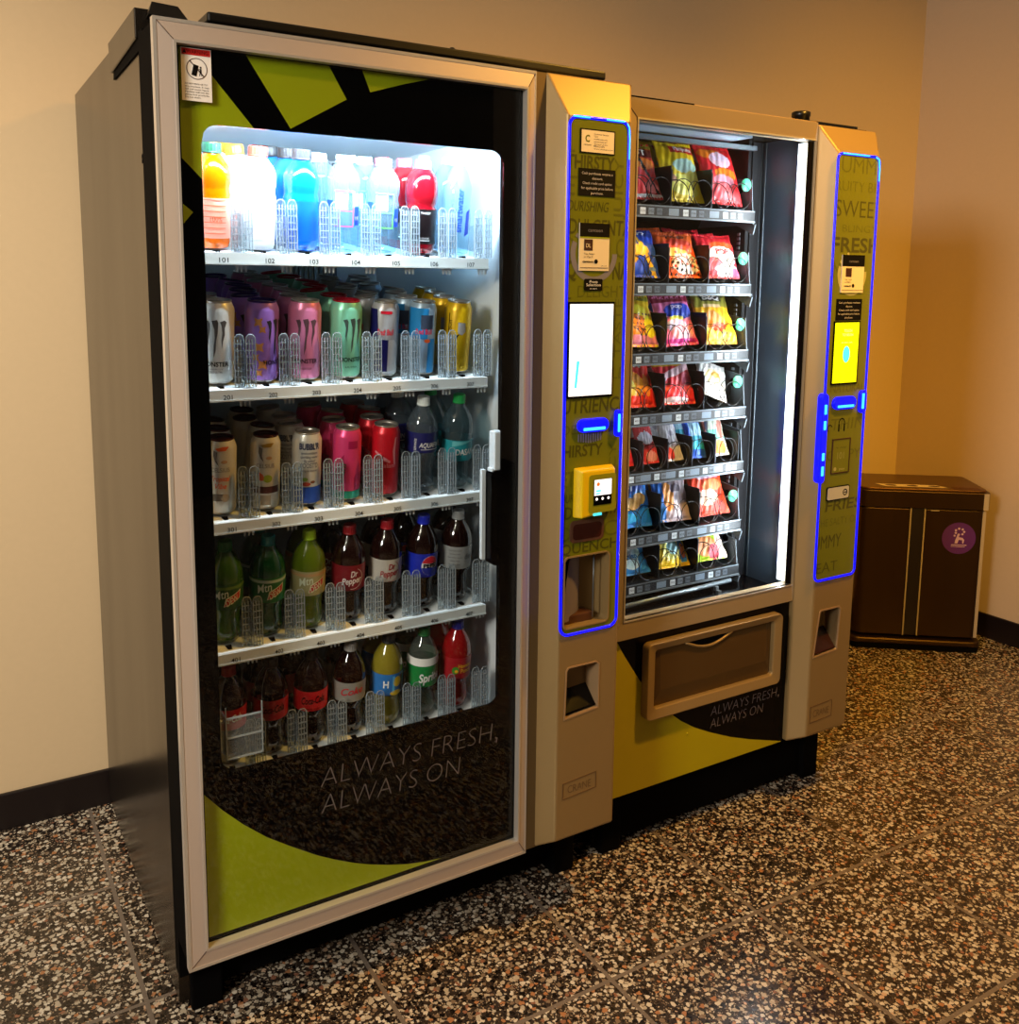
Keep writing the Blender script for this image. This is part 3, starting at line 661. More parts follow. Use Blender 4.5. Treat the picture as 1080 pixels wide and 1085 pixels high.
def alani(b, r, h):
    F = cyl(r+.0005, -.15); b.rect(-r*3, r*3, .006, .022, F, mat('pr_teal', '#1f9a80', .35, .3), .003)
    b.text('alani', -.010, .060, .016, F, mat('pr_olive', '#3e4a2c', .4), width=.040, rot=PI/2*.9, thin=.02, step=.003); dk = mat('pr_dpink', '#a81850', .35, .3)
    b.poly([(-.02, .09), (-.012, .10), (-.014, .06), (-.020, .05), (-.016, .03), (-.024, .03), (-.026, .07)], F, dk, .003); b.rect(-.004, .016, .112, .128, F, dk, .003); b.poly([(.010, .05), (.016, .06), (.016, .03), (.012, .024)], F, dk, .003)
def redcan(b, r, h):
    F = cyl(r+.0005, -.20); lt = mat('pr_pink', '#d8848c', .35, .3)
    b.poly([(-.03, .096), (-.028, .100), (-.006, .086), (.006, .078), (.004, .074), (-.010, .080)], F, lt, .003); b.poly([(.014, .128), (.018, .130), (.016, .10), (.018, .07), (.014, .070), (.010, .10)], F, lt, .003)
    b.text('alani', .004, .064, .010, F, lt, width=.026, step=.003); dk = mat('pr_dred', '#8a0c16', .35, .3); b.rect(-.03, -.010, .03, .09, F, dk, .003)

def bottle_tpl(name, prof, liquid, capm, caph=.016, capr=.0135, label=None, lr=None, lz=None, labelm=None):
    t = bpy.data.objects.new(name, None); COL.objects.link(t)
    H = prof[-1][1]
    b = MB(); b.lathe(prof, liquid, 28); b.obj('body', t)
    b = MB()
    n = 36; v = []; z0 = H-.004
    for z, rr in ((z0, capr), (z0+caph*.85, capr), (z0+caph, capr-.0015)):
        for k in range(n): q = rr-(.0006 if k % 2 and z < z0+caph else 0); v.append((q*math.cos(2*PI*k/n), q*math.sin(2*PI*k/n), z))
    fc = [(i*n+k, i*n+(k+1) % n, (i+1)*n+(k+1) % n, (i+1)*n+k) for i in range(2) for k in range(n)]+[tuple(2*n+k for k in range(n)), tuple(range(n))[::-1]]
    b.add(v, fc, capm); b.lathe([(capr+.0006, z0-.003), (capr+.0006, z0+.0005)], capm, 24); b.obj('cap', t)
    if labelm:
        b = MB(); b.lathe([(lr, lz[0]), (lr, lz[1])], labelm, 32, caps=False)
        lb = b.obj('label', t)
        if label:
            b = MB(); label(b, lr, lz); b.obj('label_print', lb)
    elif label:
        b = MB(); label(b, lr, lz); b.obj('label_print', t)
    return t
SODA = [(.016, .006), (.022, 0), (.029, .001), (.0315, .012), (.0305, .03), (.0285, .045), (.0300, .060), (.0345, .075), (.0347, .130), (.0335, .143), (.029, .158), (.021, .172), (.014, .182), (.0122, .188), (.0122, .192)]
COKE = [(.016, .006), (.022, 0), (.029, .001), (.0320, .012), (.0330, .03), (.0285, .052), (.0300, .064), (.0340, .078), (.0347, .122), (.0335, .138), (.029, .156), (.021, .172), (.014, .182), (.0122, .188), (.0122, .192)]
def liq(name, c, rough=.12, body=None, tr=.0):
    return mat('liquid_'+name, c, rough, coat=.6, spec=.5)
cola = liq('cola', '#170604', .1); colaT = clear('empty_neck_plastic', '#c8c0b8', 1.5, .04, .1, '#8a8078')
def capm(c): return mat('cap_'+c, c, .4)
def plainlabel(c): return mat('label_'+c, c, .35)
def dew(sub, m1, light):
    def fn(b, r, lz):
        F = cyl(r+.0005, -.02); z = (lz[0]+lz[1])/2; rd = mat('dew_red', '#b01420', .35); wh = mat('dew_white', '#cfd0b0', .4); F2 = cyl(r+.0009, -.02)
        b.rect(-.11, .11, lz[1]-.010, lz[1]-.004, F, mat(m1, m1, .4), .004)
        b.poly([(-.010, z-.020), (.024, z-.006), (.026, z+.012), (-.006, z-.002)], F, wh, .003); b.poly([(-.008, z-.018), (.022, z-.005), (.024, z+.010), (-.005, z-.004)], F2, rd, .003)
        b.text('Mtn', -.014, z-.002, .017, F2, mat('dew_dk', '#1c3a20' if light else '#d0d8c0', .4), width=.030, shear=.3, thin=.008, rot=.25, step=.003)
        b.text('DEW', .009, z-.013, .013, cyl(r+.0013, -.02), wh, width=.028, shear=.2, thin=.012, rot=.42, step=.003)
    return fn
def drp(m):
    def fn(b, r, lz):
        F = cyl(r+.0006, -.10); z = (lz[0]+lz[1])/2
        b.text('Dr', .004, z+.003, .013, F, m, width=.016, shear=.3, thin=.02, rot=.12, step=.003); b.text('Pepper', 0, z-.012, .014, F, m, width=.044, shear=.3, thin=.02, rot=.12, step=.003)
        b.arc(0, z-.001, .0225, .0235, -PI*.55, PI*.35, F, m, 20, .003)
    return fn
def pepsi(b, r, lz):
    F = cyl(r+.0005, .12); z = (lz[0]+lz[1])/2; G = cyl(r+.0009, .12)
    b.ell(0, z, .020, .022, F, mat('pepsi_white', '#d8d4d2', .35), .003); b.ell(0, z+.001, .0195, .0205, G, mat('pepsi_red', '#c42030', .35), .003, 24, .15, PI-.15)
    b.ell(0, z-.001, .0195, .0205, G, mat('pepsi_blue', '#1a2a90', .35), .003, 24, PI+.15, 2*PI-.15); b.text('PEPSI', 0, z-.0045, .009, cyl(r+.0013, .12), ink, width=.032, thin=.04, step=.003)
def dietp(b, r, lz):
    F = cyl(r+.0005, -.2); z = (lz[0]+lz[1])/2; g = mat('diet_ink', '#3b3d40', .4)
    for i, ww in enumerate((.030, .024, .032, .022, .028)): b.text('nutrition facts', -.012, z+.016-i*.008, .0035, F, g, width=ww, step=.003)
    b.text('diet', .022, z-.004, .014, F, g, width=.022, step=.003)
def coke(txt, m, sub=None):
    def fn(b, r, lz):
        F = cyl(r+.0006, -.15); z = (lz[0]+lz[1])/2
        b.text(txt, 0, z-.005, .016, F, m, width=.050, shear=.35, thin=.015, rot=.08, step=.003)
        if sub: b.text(sub, 0, lz[0]+.003, .005, F, m, width=.03, step=.003)
    return fn
def aqua(b, r, lz):
    F = cyl(r+.0006, .10); z = lz[0]+.012; b.text('AQUAFINA', .004, z, .0105, F, white_p, width=.056, shear=.2, thin=.01, step=.003); b.rect(-.02, .024, z-.005, z-.004, F, white_p, .003); b.text('8 SERVINGS', -.030, z+.004, .005, F, white_p, width=.03, rot=PI/2, step=.003)
def dasani(b, r, lz):
    F = cyl(r+.0006, .10); b.text('DASANI', .004, lz[0]+.014, .013, F, white_p, width=.050, thin=.02, step=.003); b.poly([(-.03, lz[1]-.002), (.02, lz[1]-.002), (-.03, lz[1]-.014)], F, mat('pr_aqualight', '#64b4b8', .4), .003)
def sprite(b, r, lz):
    F = cyl(r+.0006, .10); b.text('Sprite', .0, lz[0]+.014, .020, F, white_p, width=.052, shear=.25, thin=.03, rot=.12, step=.003)
def lemon(b, r, lz):
    F = cyl(r+.0006, -.05); z = (lz[0]+lz[1])/2; b.ell(.012, z+.006, .010, .012, F, mat('pr_lemon', '#e0b818', .4), .003); b.ell(.010, z-.020, .014, .006, F, mat('pr_lemon', '#e0b818', .4), .003); b.text('H', -.014, z-.006, .016, F, white_p, width=.012, thin=.03, step=.003); b.rect(.0, .006, z-.02, z+.02, F, mat('pr_sky', '#56b0e0', .4), .003)
    b.poly([(.018, z+.02), (.03, z+.02), (.03, z-.02), (.022, z-.02)], F, mat('pr_maroon', '#401028', .4), .003)
def punch(b, r, lz):
    F = cyl(r+.0006, .10); z = (lz[0]+lz[1])/2; y_ = mat('pr_gold', '#e0a020', .4)
    b.text('Hawaiian', .004, z+.002, .009, F, y_, width=.036, thin=.03, step=.003); b.text('Punch', .006, z-.011, .010, F, y_, width=.028, thin=.03, step=.003); b.ell(-.020, z-.004, .008, .009, F, mat('pr_green2', '#3f8a2a', .4), .003); b.ell(-.018, z-.006, .004, .004, cyl(r+.0009, .10), y_, .003)
WB = mat('white_body', '#f2f2f0', .3)
BIG = [(.02, .003), (.026, 0), (.032, .003), (.034, .012), (.034, .100), (.0325, .106), (.0325, .112), (.0345, .120), (.0345, .138), (.030, .152), (.020, .165), (.016, .170), (.016, .178)]
RIB = [(.02, .003), (.026, 0), (.032, .003), (.034, .012), (.034, .092), (.030, .098), (.0335, .106), (.0345, .122), (.0335, .142), (.029, .158), (.018, .170), (.015, .172), (.015, .178)]
SLIM = [(.02, .003), (.024, 0), (.030, .003), (.0315, .012), (.0315, .118), (.030, .140), (.022, .166), (.014, .182), (.012, .186), (.012, .190)]
def j101(b, r, lz):
    F = cyl(r+.0006, -.1)
    for i in range(7): b.rect(-.024, .024, lz[0]+.008+i*.010, lz[0]+.0095+i*.010, F, mat('pr_coral', '#e0603a', .4), .003)
    b.text('100%', .004, lz[0]+.030, .010, F, mat('pr_rust', '#c04818', .4), width=.022, step=.003)
def frame_lab(col, name):
    m = mat(name, col, .4)
    def fn(b, r, lz):
        F = cyl(r+.0006, -.25); z0, z1 = lz
        for q in ((-.020, .020, z1-.003, z1), (-.020, .020, z0, z0+.0025), (.0175, .020, z0, z1), (-.012, .018, z0+.030, z0+.032), (-.012, -.0105, z0, z0+.032)): b.rect(*q, F, m, .003)
        b.rect(.022, .036, z0+.004, z0+.040, F, mat('pr_royal', '#1a40c0', .35), .003); b.rect(-.040, -.024, z0+.024, z0+.050, F, mat('pr_royal', '#1a40c0', .35), .003); b.rect(-.018, .006, z0+.034, z1-.006, F, white_p, .003)
        b.text('PURE', .029, z0+.014, .007, cyl(r+.001, -.25), white_p, width=.010, step=.003)
    return fn
def gat(b, r, lz):
    F = cyl(r+.0006, -.1)
    b.text('THIRST', 0, lz[1]-.010, .0045, F, white_p, width=.022, step=.003); b.rect(-.012, .012, lz[0]+.006, lz[0]+.0075, F, white_p, .003); b.text('QUENCHER', 0, lz[0]+.010, .003, F, white_p, width=.02, step=.003)
def smart(b, r, lz):
    F = cyl(r+.0006, .06); bl = mat('pr_royal', '#1a40c0', .35)
    b.text('smartwater', -.004, lz[0]+.008, .014, F, bl, width=.090, rot=PI/2, align='l', thin=.02, step=.003); b.poly([(.004, lz[0]), (.016, lz[0]+.006), (.016, lz[0]+.058), (.006, lz[0]+.050)], F, bl, .003)

water = clear('bottle_water', '#d9f0fb', 1.3, .03, .10, '#cfeaf8')
LID_P = mat('purple_lid', '#2c1668', .3, .6); LID_R = mat('red_lid', '#b01028', .3, .6); LID_B = mat('dark_maroon_lid', '#3a0c12', .3, .6)
R16, R12 = .0325, .0290
D = {}
D[101] = (bottle_tpl('juice_bottle', BIG, liq('orange', '#d05800'), capm('#06402a'), .016, .0175, j101, .0345, (.020, .092), plainlabel('#f0947c')), 'orange juice bottle with green cap and coral label')
D[102] = (bottle_tpl('juice_bottle', BIG, WB, capm('#f03a28'), .016, .0175, None, .0345, (.02, .10), plainlabel('#f4ece8')), 'white juice bottle with red cap')
D[103] = (bottle_tpl('sports_drink_bottle', BIG, liq('blue', '#0a62c4'), capm('#26282c'), .017, .0185, None, .0347, (.020, .095), plainlabel('#0c5ac8')), 'bright blue sports drink with grey cap')
D[104] = (bottle_tpl('water_bottle', BIG, water, capm('#e8eef2'), .012, .016, frame_lab('#c050e0', 'pr_purpleline'), .0347, (.050, .120)), 'clear flavoured water with purple outlined label')
D[105] = (bottle_tpl('water_bottle', BIG, water, capm('#e8eef2'), .012, .016, frame_lab('#70e060', 'pr_greenline'), .0347, (.050, .120)), 'clear flavoured water with green outlined label')
D[106] = (bottle_tpl('sports_drink_bottle', RIB, liq('darkred', '#780814'), capm('#e06070'), .015, .0165, gat, .0344, (.022, .092), plainlabel('#140a0c')), 'dark red sports drink with black label')
D[107] = (bottle_tpl('water_bottle', SLIM, water, capm('#dfe8f0'), .012, .0125, smart, .0318, (.040, .130)), 'slim clear water bottle with upright blue lettering')
D[201] = (can_tpl('energy_drink_can', R16, .157, '#cfcfca', silver, d201), 'tall white can with grey claw mark')
D[202] = (can_tpl('energy_drink_can', R16, .157, '#9a6cc0', LID_P, d202), 'tall purple can with gold marks and dark purple lid')
D[203] = (can_tpl('energy_drink_can', R16, .157, '#dc80a8', silver, d203), 'tall pink can with claw mark and silver lid')
D[204] = (can_tpl('energy_drink_can', R16, .157, '#80ccaa', LID_R, d204), 'tall mint green can with red lid')
D[205] = (can_tpl('slim_energy_can', R12, .155, '#a7a6a8', silver, d205), 'slim silver and navy can with red lettering')
D[206] = (can_tpl('slim_energy_can', R12, .155, '#9fb4c4', silver, d206), 'slim blue and silver can')
D[207] = (can_tpl('slim_energy_can', R12, .155, '#e0b010', silver, d207), 'slim yellow can with silver lid')
D[301] = (can_tpl('slim_energy_can', R12, .150, '#cfc8b8', LID_B, lambda b, r, h: celsius(b, r, h, '#d8581c', '', True)), 'slim white can with orange script lettering and dark lid')
D[302] = (can_tpl('slim_energy_can', R12, .150, '#cfc8b8', LID_B, lambda b, r, h: celsius(b, r, h, '#9a7a28', '', False)), 'slim white can with brown band and fruit picture')
D[303] = (can_tpl('sparkling_water_can', R12+.0005, .150, '#d2d0c8', silver, bubblr), 'white sparkling water can with blue bottom')
D[304] = (can_tpl('energy_drink_can', R12+.0005, .152, '#d83c74', silver, alani), 'slim pink can with teal bottom')
D[305] = (can_tpl('energy_drink_can', R12+.001, .152, '#c01424', silver, redcan), 'slim red can with pale streaks')
D[306] = (bottle_tpl('water_bottle', SODA, clear('pet_water', '#c4ccd2', 1.6, .04, .12, '#9fb0bc'), capm('#e6ece8'), .016, .0135, aqua, .0352, (.088, .132), plainlabel('#191a58')), 'water bottle with navy label and white cap')
D[307] = (bottle_tpl('water_bottle', SODA, clear('pet_water2', '#b8ccd0', 1.6, .04, .12, '#7f9aa4'), capm('#1c9a48'), .016, .0135, dasani, .0352, (.062, .108), plainlabel('#1f8a94')), 'water bottle with teal label and green cap')
D[401] = (bottle_tpl('soda_bottle', SODA, liq('dewg', '#2f5210'), capm('#145c2c'), .016, .0135, dew('a', '#5c7a28', 0), .0352, (.074, .126), plainlabel('#1d4a1c')), 'green citrus soda bottle with dark green cap')
D[402] = (bottle_tpl('soda_bottle', SODA, liq('dewd', '#053f1e'), capm('#107a80'), .016, .0135, dew('b', '#a8b8a0', 0), .0352, (.074, .126), plainlabel('#14602e')), 'deep green soda bottle with teal cap')
D[403] = (bottle_tpl('soda_bottle', SODA, liq('dewl', '#52660c'), capm('#a8cc20'), .016, .0135, dew('c', '#b08a60', 1), .0352, (.074, .126), plainlabel('#9a9468')), 'yellow green soda bottle with lime cap')
D[404] = (bottle_tpl('soda_bottle', SODA, cola, capm('#8a1018'), .016, .0135, drp(mat('pr_white2', '#d0c8c4', .4)), .0352, (.070, .126), plainlabel('#6c0c18')), 'dark soda bottle with maroon label and red cap')
D[405] = (bottle_tpl('soda_bottle', SODA, cola, capm('#a01420'), .016, .0135, drp(mat('pr_maroon2', '#8a1420', .4)), .0352, (.076, .126), plainlabel('#aaa49a')), 'dark soda bottle with white label and red cap')
D[406] = (bottle_tpl('soda_bottle', SODA, cola, capm('#1226b8'), .016, .0135, pepsi, .0352, (.072, .126), plainlabel('#1226a8')), 'dark cola bottle with blue label and blue cap')
D[407] = (bottle_tpl('soda_bottle', SODA, cola, capm('#8a8c8c'), .016, .0135, dietp, .0352, (.078, .130), plainlabel('#8b8d8c')), 'dark cola bottle with grey label and grey cap')
D[501] = (bottle_tpl('soda_bottle', COKE, cola, capm('#a0141c'), .016, .0135, coke('Coca-Cola', white_p), .0352, (.080, .124), plainlabel('#a81018')), 'cola bottle with red label and red cap')
D[502] = (bottle_tpl('soda_bottle', COKE, cola, capm('#181212'), .016, .0135, coke('Coca-Cola', ink), .0352, (.080, .124), plainlabel('#a01018')), 'cola bottle with dark red label')
D[503] = (bottle_tpl('soda_bottle', COKE, cola, capm('#181212'), .016, .0135, coke('Coca-Cola', ink, 'zero sugar'), .0352, (.080, .124), plainlabel('#c0141c')), 'cola bottle with bright red label and dark lettering')
D[504] = (bottle_tpl('soda_bottle', COKE, cola, capm('#b0aaa4'), .016, .0135, coke('Coke', mat('pr_red3', '#c01828', .4)), .0352, (.080, .124), plainlabel('#8c8880')), 'cola bottle with silver label, red letters and grey cap')
D[505] = (bottle_tpl('juice_drink_bottle', COKE, liq('lemon', '#857822'), capm('#20242a'), .016, .0135, lemon, .0352, (.074, .124), plainlabel('#2a70b8')), 'pale yellow drink with blue label')
D[506] = (bottle_tpl('soda_bottle', COKE, clear('pet_clear3', '#c8d0c8', 1.6, .04, .15, '#8f9c92'), capm('#1f6a34'), .016, .0135, sprite, .0352, (.074, .124), plainlabel('#12803a')), 'clear soda bottle with green label and white band')
b = MB(); b.lathe([(.0350, .124), (.0336, .142)], white_p, 28, caps=False); b.obj('white_band', D[506][0])
D[507] = (bottle_tpl('juice_drink_bottle', COKE, liq('punch', '#8e0c12'), capm('#1c1c80'), .016, .0135, punch, .0352, (.074, .126), plainlabel('#a01420')), 'red punch bottle with blue cap')
ORD = ['front', 'second', 'third', 'fourth', 'fifth', 'sixth', 'seventh', 'eighth']
DEEP = {1: [1, 5, 5, 3, 3, 3, 3], 2: [2, 6, 7, 7, 7, 7, 4], 3: [3, 4, 4, 4, 4, 3, 2], 4: [1, 2, 2, 2, 2, 2, 2], 5: [2, 2, 2, 2, 2, 2, 2]}
ROWN = ['', 'top', 'second', 'third', 'fourth', 'bottom']
for num, (tpl, desc) in D.items():
    row, c = num//100, num % 100-1
    kind = tpl.name.split('.')[0].replace('_', ' ')
    r = .0325 if row == 2 and c < 4 else (.0295 if 'can' in kind else .0352)
    step = 2*r+.0015
    for k in range(DEEP[row][c]):
        o = tpl if k == 0 else copy_tree(tpl, skip=('label_print', 'pull_tab') if k > 1 else ())
        if num == 102 and k:
            for ch in o.children:
                if ch.name.startswith('cap'):
                    if k == 1: oc = ch.data.copy(); oc.materials[0] = capm('#ff9a20')
                    ch.data = oc
        y = SY+.027+r+k*step
        o.location = (CX[c]+random.uniform(-.001, .001), y, SH[row-1]+.0008+TILT*(y-SY)+.0022)
        o.rotation_euler = (math.atan(TILT), 0, 0 if k == 0 else random.uniform(-1.2, 1.2))
        o['category'] = 'drink can' if 'can' in kind.split() else 'drink bottle'
        o['label'] = (desc if not (num == 102 and k) else 'white juice bottle with orange cap')+', '+(ORD[k]+' in line' if k else 'front')+' above number %d' % num
        o['group'] = ('cans' if 'can' in kind.split() else 'bottles')+' in column %d of the %s shelf' % (num, ROWN[row])

# ------------------------------------------------------------------ snack machine
sm = thing('snack_vending_machine', 'snack vending machine with spiral trays and lime corner, on the right', 'vending machine', (0, 0, 0))
YS = .07; SX0, SX1 = .992, 1.59
b = MB()
b.box(.975, .995, .10, .97, .19, 1.815, side_m); b.box(1.60, 1.812, .10, .97, .19, 1.815, side_m); b.box(.995, 1.60, .10, .97, 1.785, 1.815, side_m)
b.box(.995, 1.60, .14, .97, .12, .590, blackmat); b.box(.995, 1.60, .90, .97, .59, 1.785, blackmat); b.obj('cabinet', sm)
b = MB(); b.box(1.0, 1.80, .145, .9, .02, .19, blackmat); b.obj('base', sm)
for x in (1.02, 1.74):
    b = MB(); b.box(x, x+.06, .13, .2, 0, .16, blackmat); b.obj('leg', sm, bevel=.004)
b = MB(); b.box(1.0, 1.62, .10, .3, 1.815, 1.820, mat('pale_top_edge', '#b89a70', .4)); b.obj('top_edge', sm)
b = MB(); b.box(1.02, 1.21, .10, .12, 1.815, 1.8225, blackmat); b.obj('top_gap', sm)
b = MB(); b.box(1.57, 1.80, .12, .2, 1.815, 1.826, black_m); b.obj('top_hinge', sm)
b = MB(); b.lathe([(.022, 0), (.022, .02), (.024, .022), (.024, .032), (.020, .034)], black_m, 16); b.obj('hinge_knob', sm, (1.64, .17, 1.822))
# dark liner, side wall and led
b = MB()
b.box(.997, 1.003, .09, .9, .59, 1.785, blackmat); b.box(1.003, 1.545, .895, .90, .60, 1.785, blackmat)
b.box(1.545, 1.560, .255, .9, .60, 1.785, mat('near_black_liner', '#0b0c10', .4)); b.box(1.003, 1.598, .09, .9, .588, .600, blackg); b.obj('liner', sm)
b = MB(); b.box(1.592, 1.598, .082, .255, .60, 1.783, galv); b.box(1.556, 1.598, .250, .256, .60, 1.783, mat('near_black_liner', '#0b0c10', .4)); b.obj('side_liner', sm)
b = MB()
for y, m in ((.250, steel_m), (.236, steel_m)): b.tube([(1.590, y, .602), (1.590, y, 1.781)], .0018, m, 5)
b.obj('liner_rib', sm)
b = MB(); b.box(1.05, 1.46, .16, .24, 1.774, 1.780, mat('pale_light_cover', '#8d9eae', .3, .3)); b.box(1.0, 1.545, .225, .24, 1.757, 1.768, steel_m); b.obj('light_cover', sm)
b = MB(); b.box(1.584, 1.5915, .100, .122, .625, 1.765, cool_led2); b.obj('led_strip', sm)
lamp('snack_led', 'AREA', (1.578, .100, 1.195), (.86, .94, 1.0), 5.5, .015, (1.25, .34, 1.195), 1.12)
lamp('snack_led', 'AREA', (1.01, .100, 1.195), (.86, .94, 1.0), 6.5, .015, (1.30, .30, 1.195), 1.12)
b = MB(); b.tube([(1.01, .13, .632), (1.45, .16, .632)], .006, steel_m, 8); b.obj('front_bar', sm)
b = MB()
for k in range(3): b.box(1.40+k*.02, 1.41+k*.02, .15+k*.03, .16+k*.03, .600, .612, steel_m)
b.obj('chute_clips', sm)
# door
b = MB()
o4 = [(.978, .578), (SX1+.002, .578), (SX1+.002, 1.812), (.978, 1.812)]; i4 = [(1.0275, .630), (SX1+.002, .621), (SX1+.002, 1.769), (1.025, 1.763)]
i4 = [(1.0275, .622), (1.5905, .622), (1.5905, 1.768), (1.0275, 1.768)]
gold = mat('warm_satin_frame', '#b09c7c', .38, .5)
b.ring(o4, i4, YS, YS+.035, gold, yi=YS+.006); dfr = b.obj('door_frame', sm)
b = MB(); b.box(1.024, 1.0275, YS+.003, YS+.012, .6185, 1.7715, alu_l); b.box(1.0275, 1.59, YS+.003, YS+.012, .6185, .622, alu_l); b.box(1.0275, 1.59, YS+.003, YS+.012, 1.768, 1.7715, alu_l); b.obj('frame_bead', dfr)
b = MB(); b.tube([(.979, YS, 1.811), (1.026, YS+.005, 1.770)], .0007, inkr, 4); b.obj('mitre_joint', dfr)
b = MB(); b.box(1.0275, 1.590, YS+.012, YS+.016, .622, 1.768, glass_m); b.obj('glass_pane', sm)
b = MB(); b.box(1.572, 1.6, YS+.0085, YS+.0118, .624, 1.766, blackg); b.obj('black_glass_edge', sm)
b = MB(); b.box(.978, SX1+.004, YS+.012, .14, .176, .578, blackg); lpn = b.obj('lower_panel', sm)
S1 = [(1.009, .578), (1.03, .542), (1.057, .502), (1.085, .461), (1.118, .424), (1.152, .386), (1.188, .352), (1.223, .324), (1.27, .295), (1.326, .268), (1.399, .237), (1.472, .212), (1.588, .1775)]
MB().poly([(.979, .578), (.979, .1765), (1.588, .1765)]+S1[::-1], front(0, YS+.0112, 0), limeb).obj('lime_shape', lpn)
slogan([('ALWAYS FRESH,', 1.323, .3125, .246), ('ALWAYS ON', 1.323, .279, .190)], lpn, YS+.0113, .026, -.018)
b = MB(); F0 = rrect(1.090, 1.545, .363, .556, .014); F1 = rrect(1.118, 1.522, .388, .536, .008)
b.ring(F0, F1, YS-.014, YS+.012, champ, yi=YS-.006); rb = b.obj('retrieval_frame', sm, bevel=.003)
b = MB(); b.box(1.116, 1.524, YS+.006, YS+.0125, .386, .538, mat('bronze_flap', '#57401f', .4, .3)); b.add([(1.12, YS+.006, .388), (1.52, YS+.006, .388), (1.50, YS-.002, .430), (1.14, YS-.002, .430), (1.50, YS+.002, .534), (1.14, YS+.002, .534), (1.52, YS+.006, .537), (1.12, YS+.006, .537)], [(0, 1, 2, 3), (3, 2, 4, 5), (5, 4, 6, 7), (0, 3, 5, 7), (1, 6, 4, 2)], mat('bronze_flap', '#7a5a34')); fl = b.obj('retrieval_flap', sm)
b = MB(); n = 14; P = [(1.215+.155*i/n, -.022*math.sin(PI*i/n)) for i in range(n+1)]
b.tube([(x, YS-.003, .536+q) for x, q in P], .0035, champ, 6); b.poly([(x, .538+q) for x, q in P], front(0, YS-.0005, 0), blackmat); b.obj('flap_handle', fl)
b = MB(); b.lathe([(.003, 0), (.0025, .002)], limeb, 10); o = b.obj('dent', sm, (1.245, YS+.0112, .285)); o.rotation_euler = (PI/2, 0, 0)
# control panel of snack machine
b = MB()
A = [(1.594, .07, .181), (1.812, .07, .181), (1.812, .07, 1.808), (1.594, .07, 1.808)]
B = [(1.622, .025, .205), (1.775, .025, .205), (1.775, .025, 1.737), (1.622, .025, 1.737)]
C = [(x, .12, z) for x, _, z in A]
b.add(A+B+C, [(4, 5, 6, 7), (0, 1, 5, 4), (1, 2, 6, 5), (2, 3, 7, 6), (3, 0, 4, 7), (1, 0, 8, 9), (2, 1, 9, 10), (3, 2, 10, 11), (0, 3, 11, 8), (11, 10, 9, 8)], champ)
cp = b.obj('control_panel', sm)
cut(cp, cutter([(1.632, .428), (1.722, .434), (1.728, .545), (1.722, .552), (1.652, .552), (1.648, .546)], -.1, .075))
md = cp.modifiers.new('bevel', 'BEVEL'); md.width = .004; md.segments = 2; md.limit_method = 'ANGLE'; md.angle_limit = .5
HX0, HX1, HZ0, HZ1 = 1.614, 1.770, .640, 1.735
b = MB(); b.prism(rrect(HX0+.002, HX1-.002, HZ0+.002, HZ1-.002, .016), .0215, .026, olive); gr2 = b.obj('graphic_panel', sm)
W2 = [('YUMMY', 1.695, 1.690, .040, .21, olive_d2, 0, 0, -.01), ('FRUITY BITE', 1.70, 1.645, .026, .21, olive_d2, 0, 0, -.02), ('SWEET', 1.705, 1.582, .042, .18, olive_d, 0, 0, -.01), ('BLINGY', 1.71, 1.545, .018, .13, olive_d2, 0, 0, -.02), ('FRESH', 1.70, 1.495, .036, .18, olive_d, 0, 0, .02), ('N', 1.632, 1.43, .04, .024, olive_d2, 0, 0, 0),
      ('L', 1.645, 1.32, .03, .012, olive_d2, 0, 0, 0), ('NATURAL', 1.70, 1.138, .022, .13, olive_d2, 0, 0, 0), ('THIN', 1.71, 1.04, .03, .13, olive_d2, 0, .1, 0), ('CRISPY', 1.70, .96, .026, .13, olive_d2, 0, 0, 0), ('FRIES', 1.71, .825, .028, .14, olive_d, 0, .1, .01), ('THE SALTY ONE', 1.70, .785, .020, .18, olive_d2, 0, 0, -.01), ('YUMMY', 1.645, .725, .036, .13, olive_d, 0, .05, 0), ('EAT', 1.66, .660, .028, .08, olive_d, 0, 0, -.01)]
words(W2, .0211, HX0+.006, HX1-.006, gr2)
b = MB(); b.tube(rr3(HX0, HX1, HZ0, HZ1, .016, .0212), .0030, blue_led, 8, True); led2 = b.obj('led_outline', sm)
for pts in ([(1.628, .0185, HZ1), (1.728, .0185, HZ1)], [(1.752, .0185, HZ1-.001), (1.765, .0185, HZ1-.006), (1.769, .0185, HZ1-.03), (1.769, .0185, HZ1-.06)]):
    b = MB(); b.tube(pts, .0016, cyan_led, 6); b.obj('bright_spot', led2)
b = MB(); F = front(0, .0208, 0); cg = mat('cream_ring_print', '#a8a468', .5)
b.arc(1.690, 1.440, .044, .055, PI*.88, 2.04*PI, F, cg, 40)
for a in (.83, .77, .71, .63): b.arc(1.690, 1.440, .044, .057, PI*(a-.04), PI*a, F, cg, 4)
b.obj('ring_logo', gr2)
b = MB(); b.box(1.648, 1.732, .0180, .0212, 1.393, 1.488, cream); no = b.obj('hanging_card', sm, label='cream card with black header taped over the ring logo'); F = front(0, .0177, 0); b = MB()
b.rect(1.6482, 1.7318, 1.459, 1.488, F, ink); F = front(0, .0174, 0); b.text('canteen', 1.690, 1.469, .007, F, grey_t, width=.036)
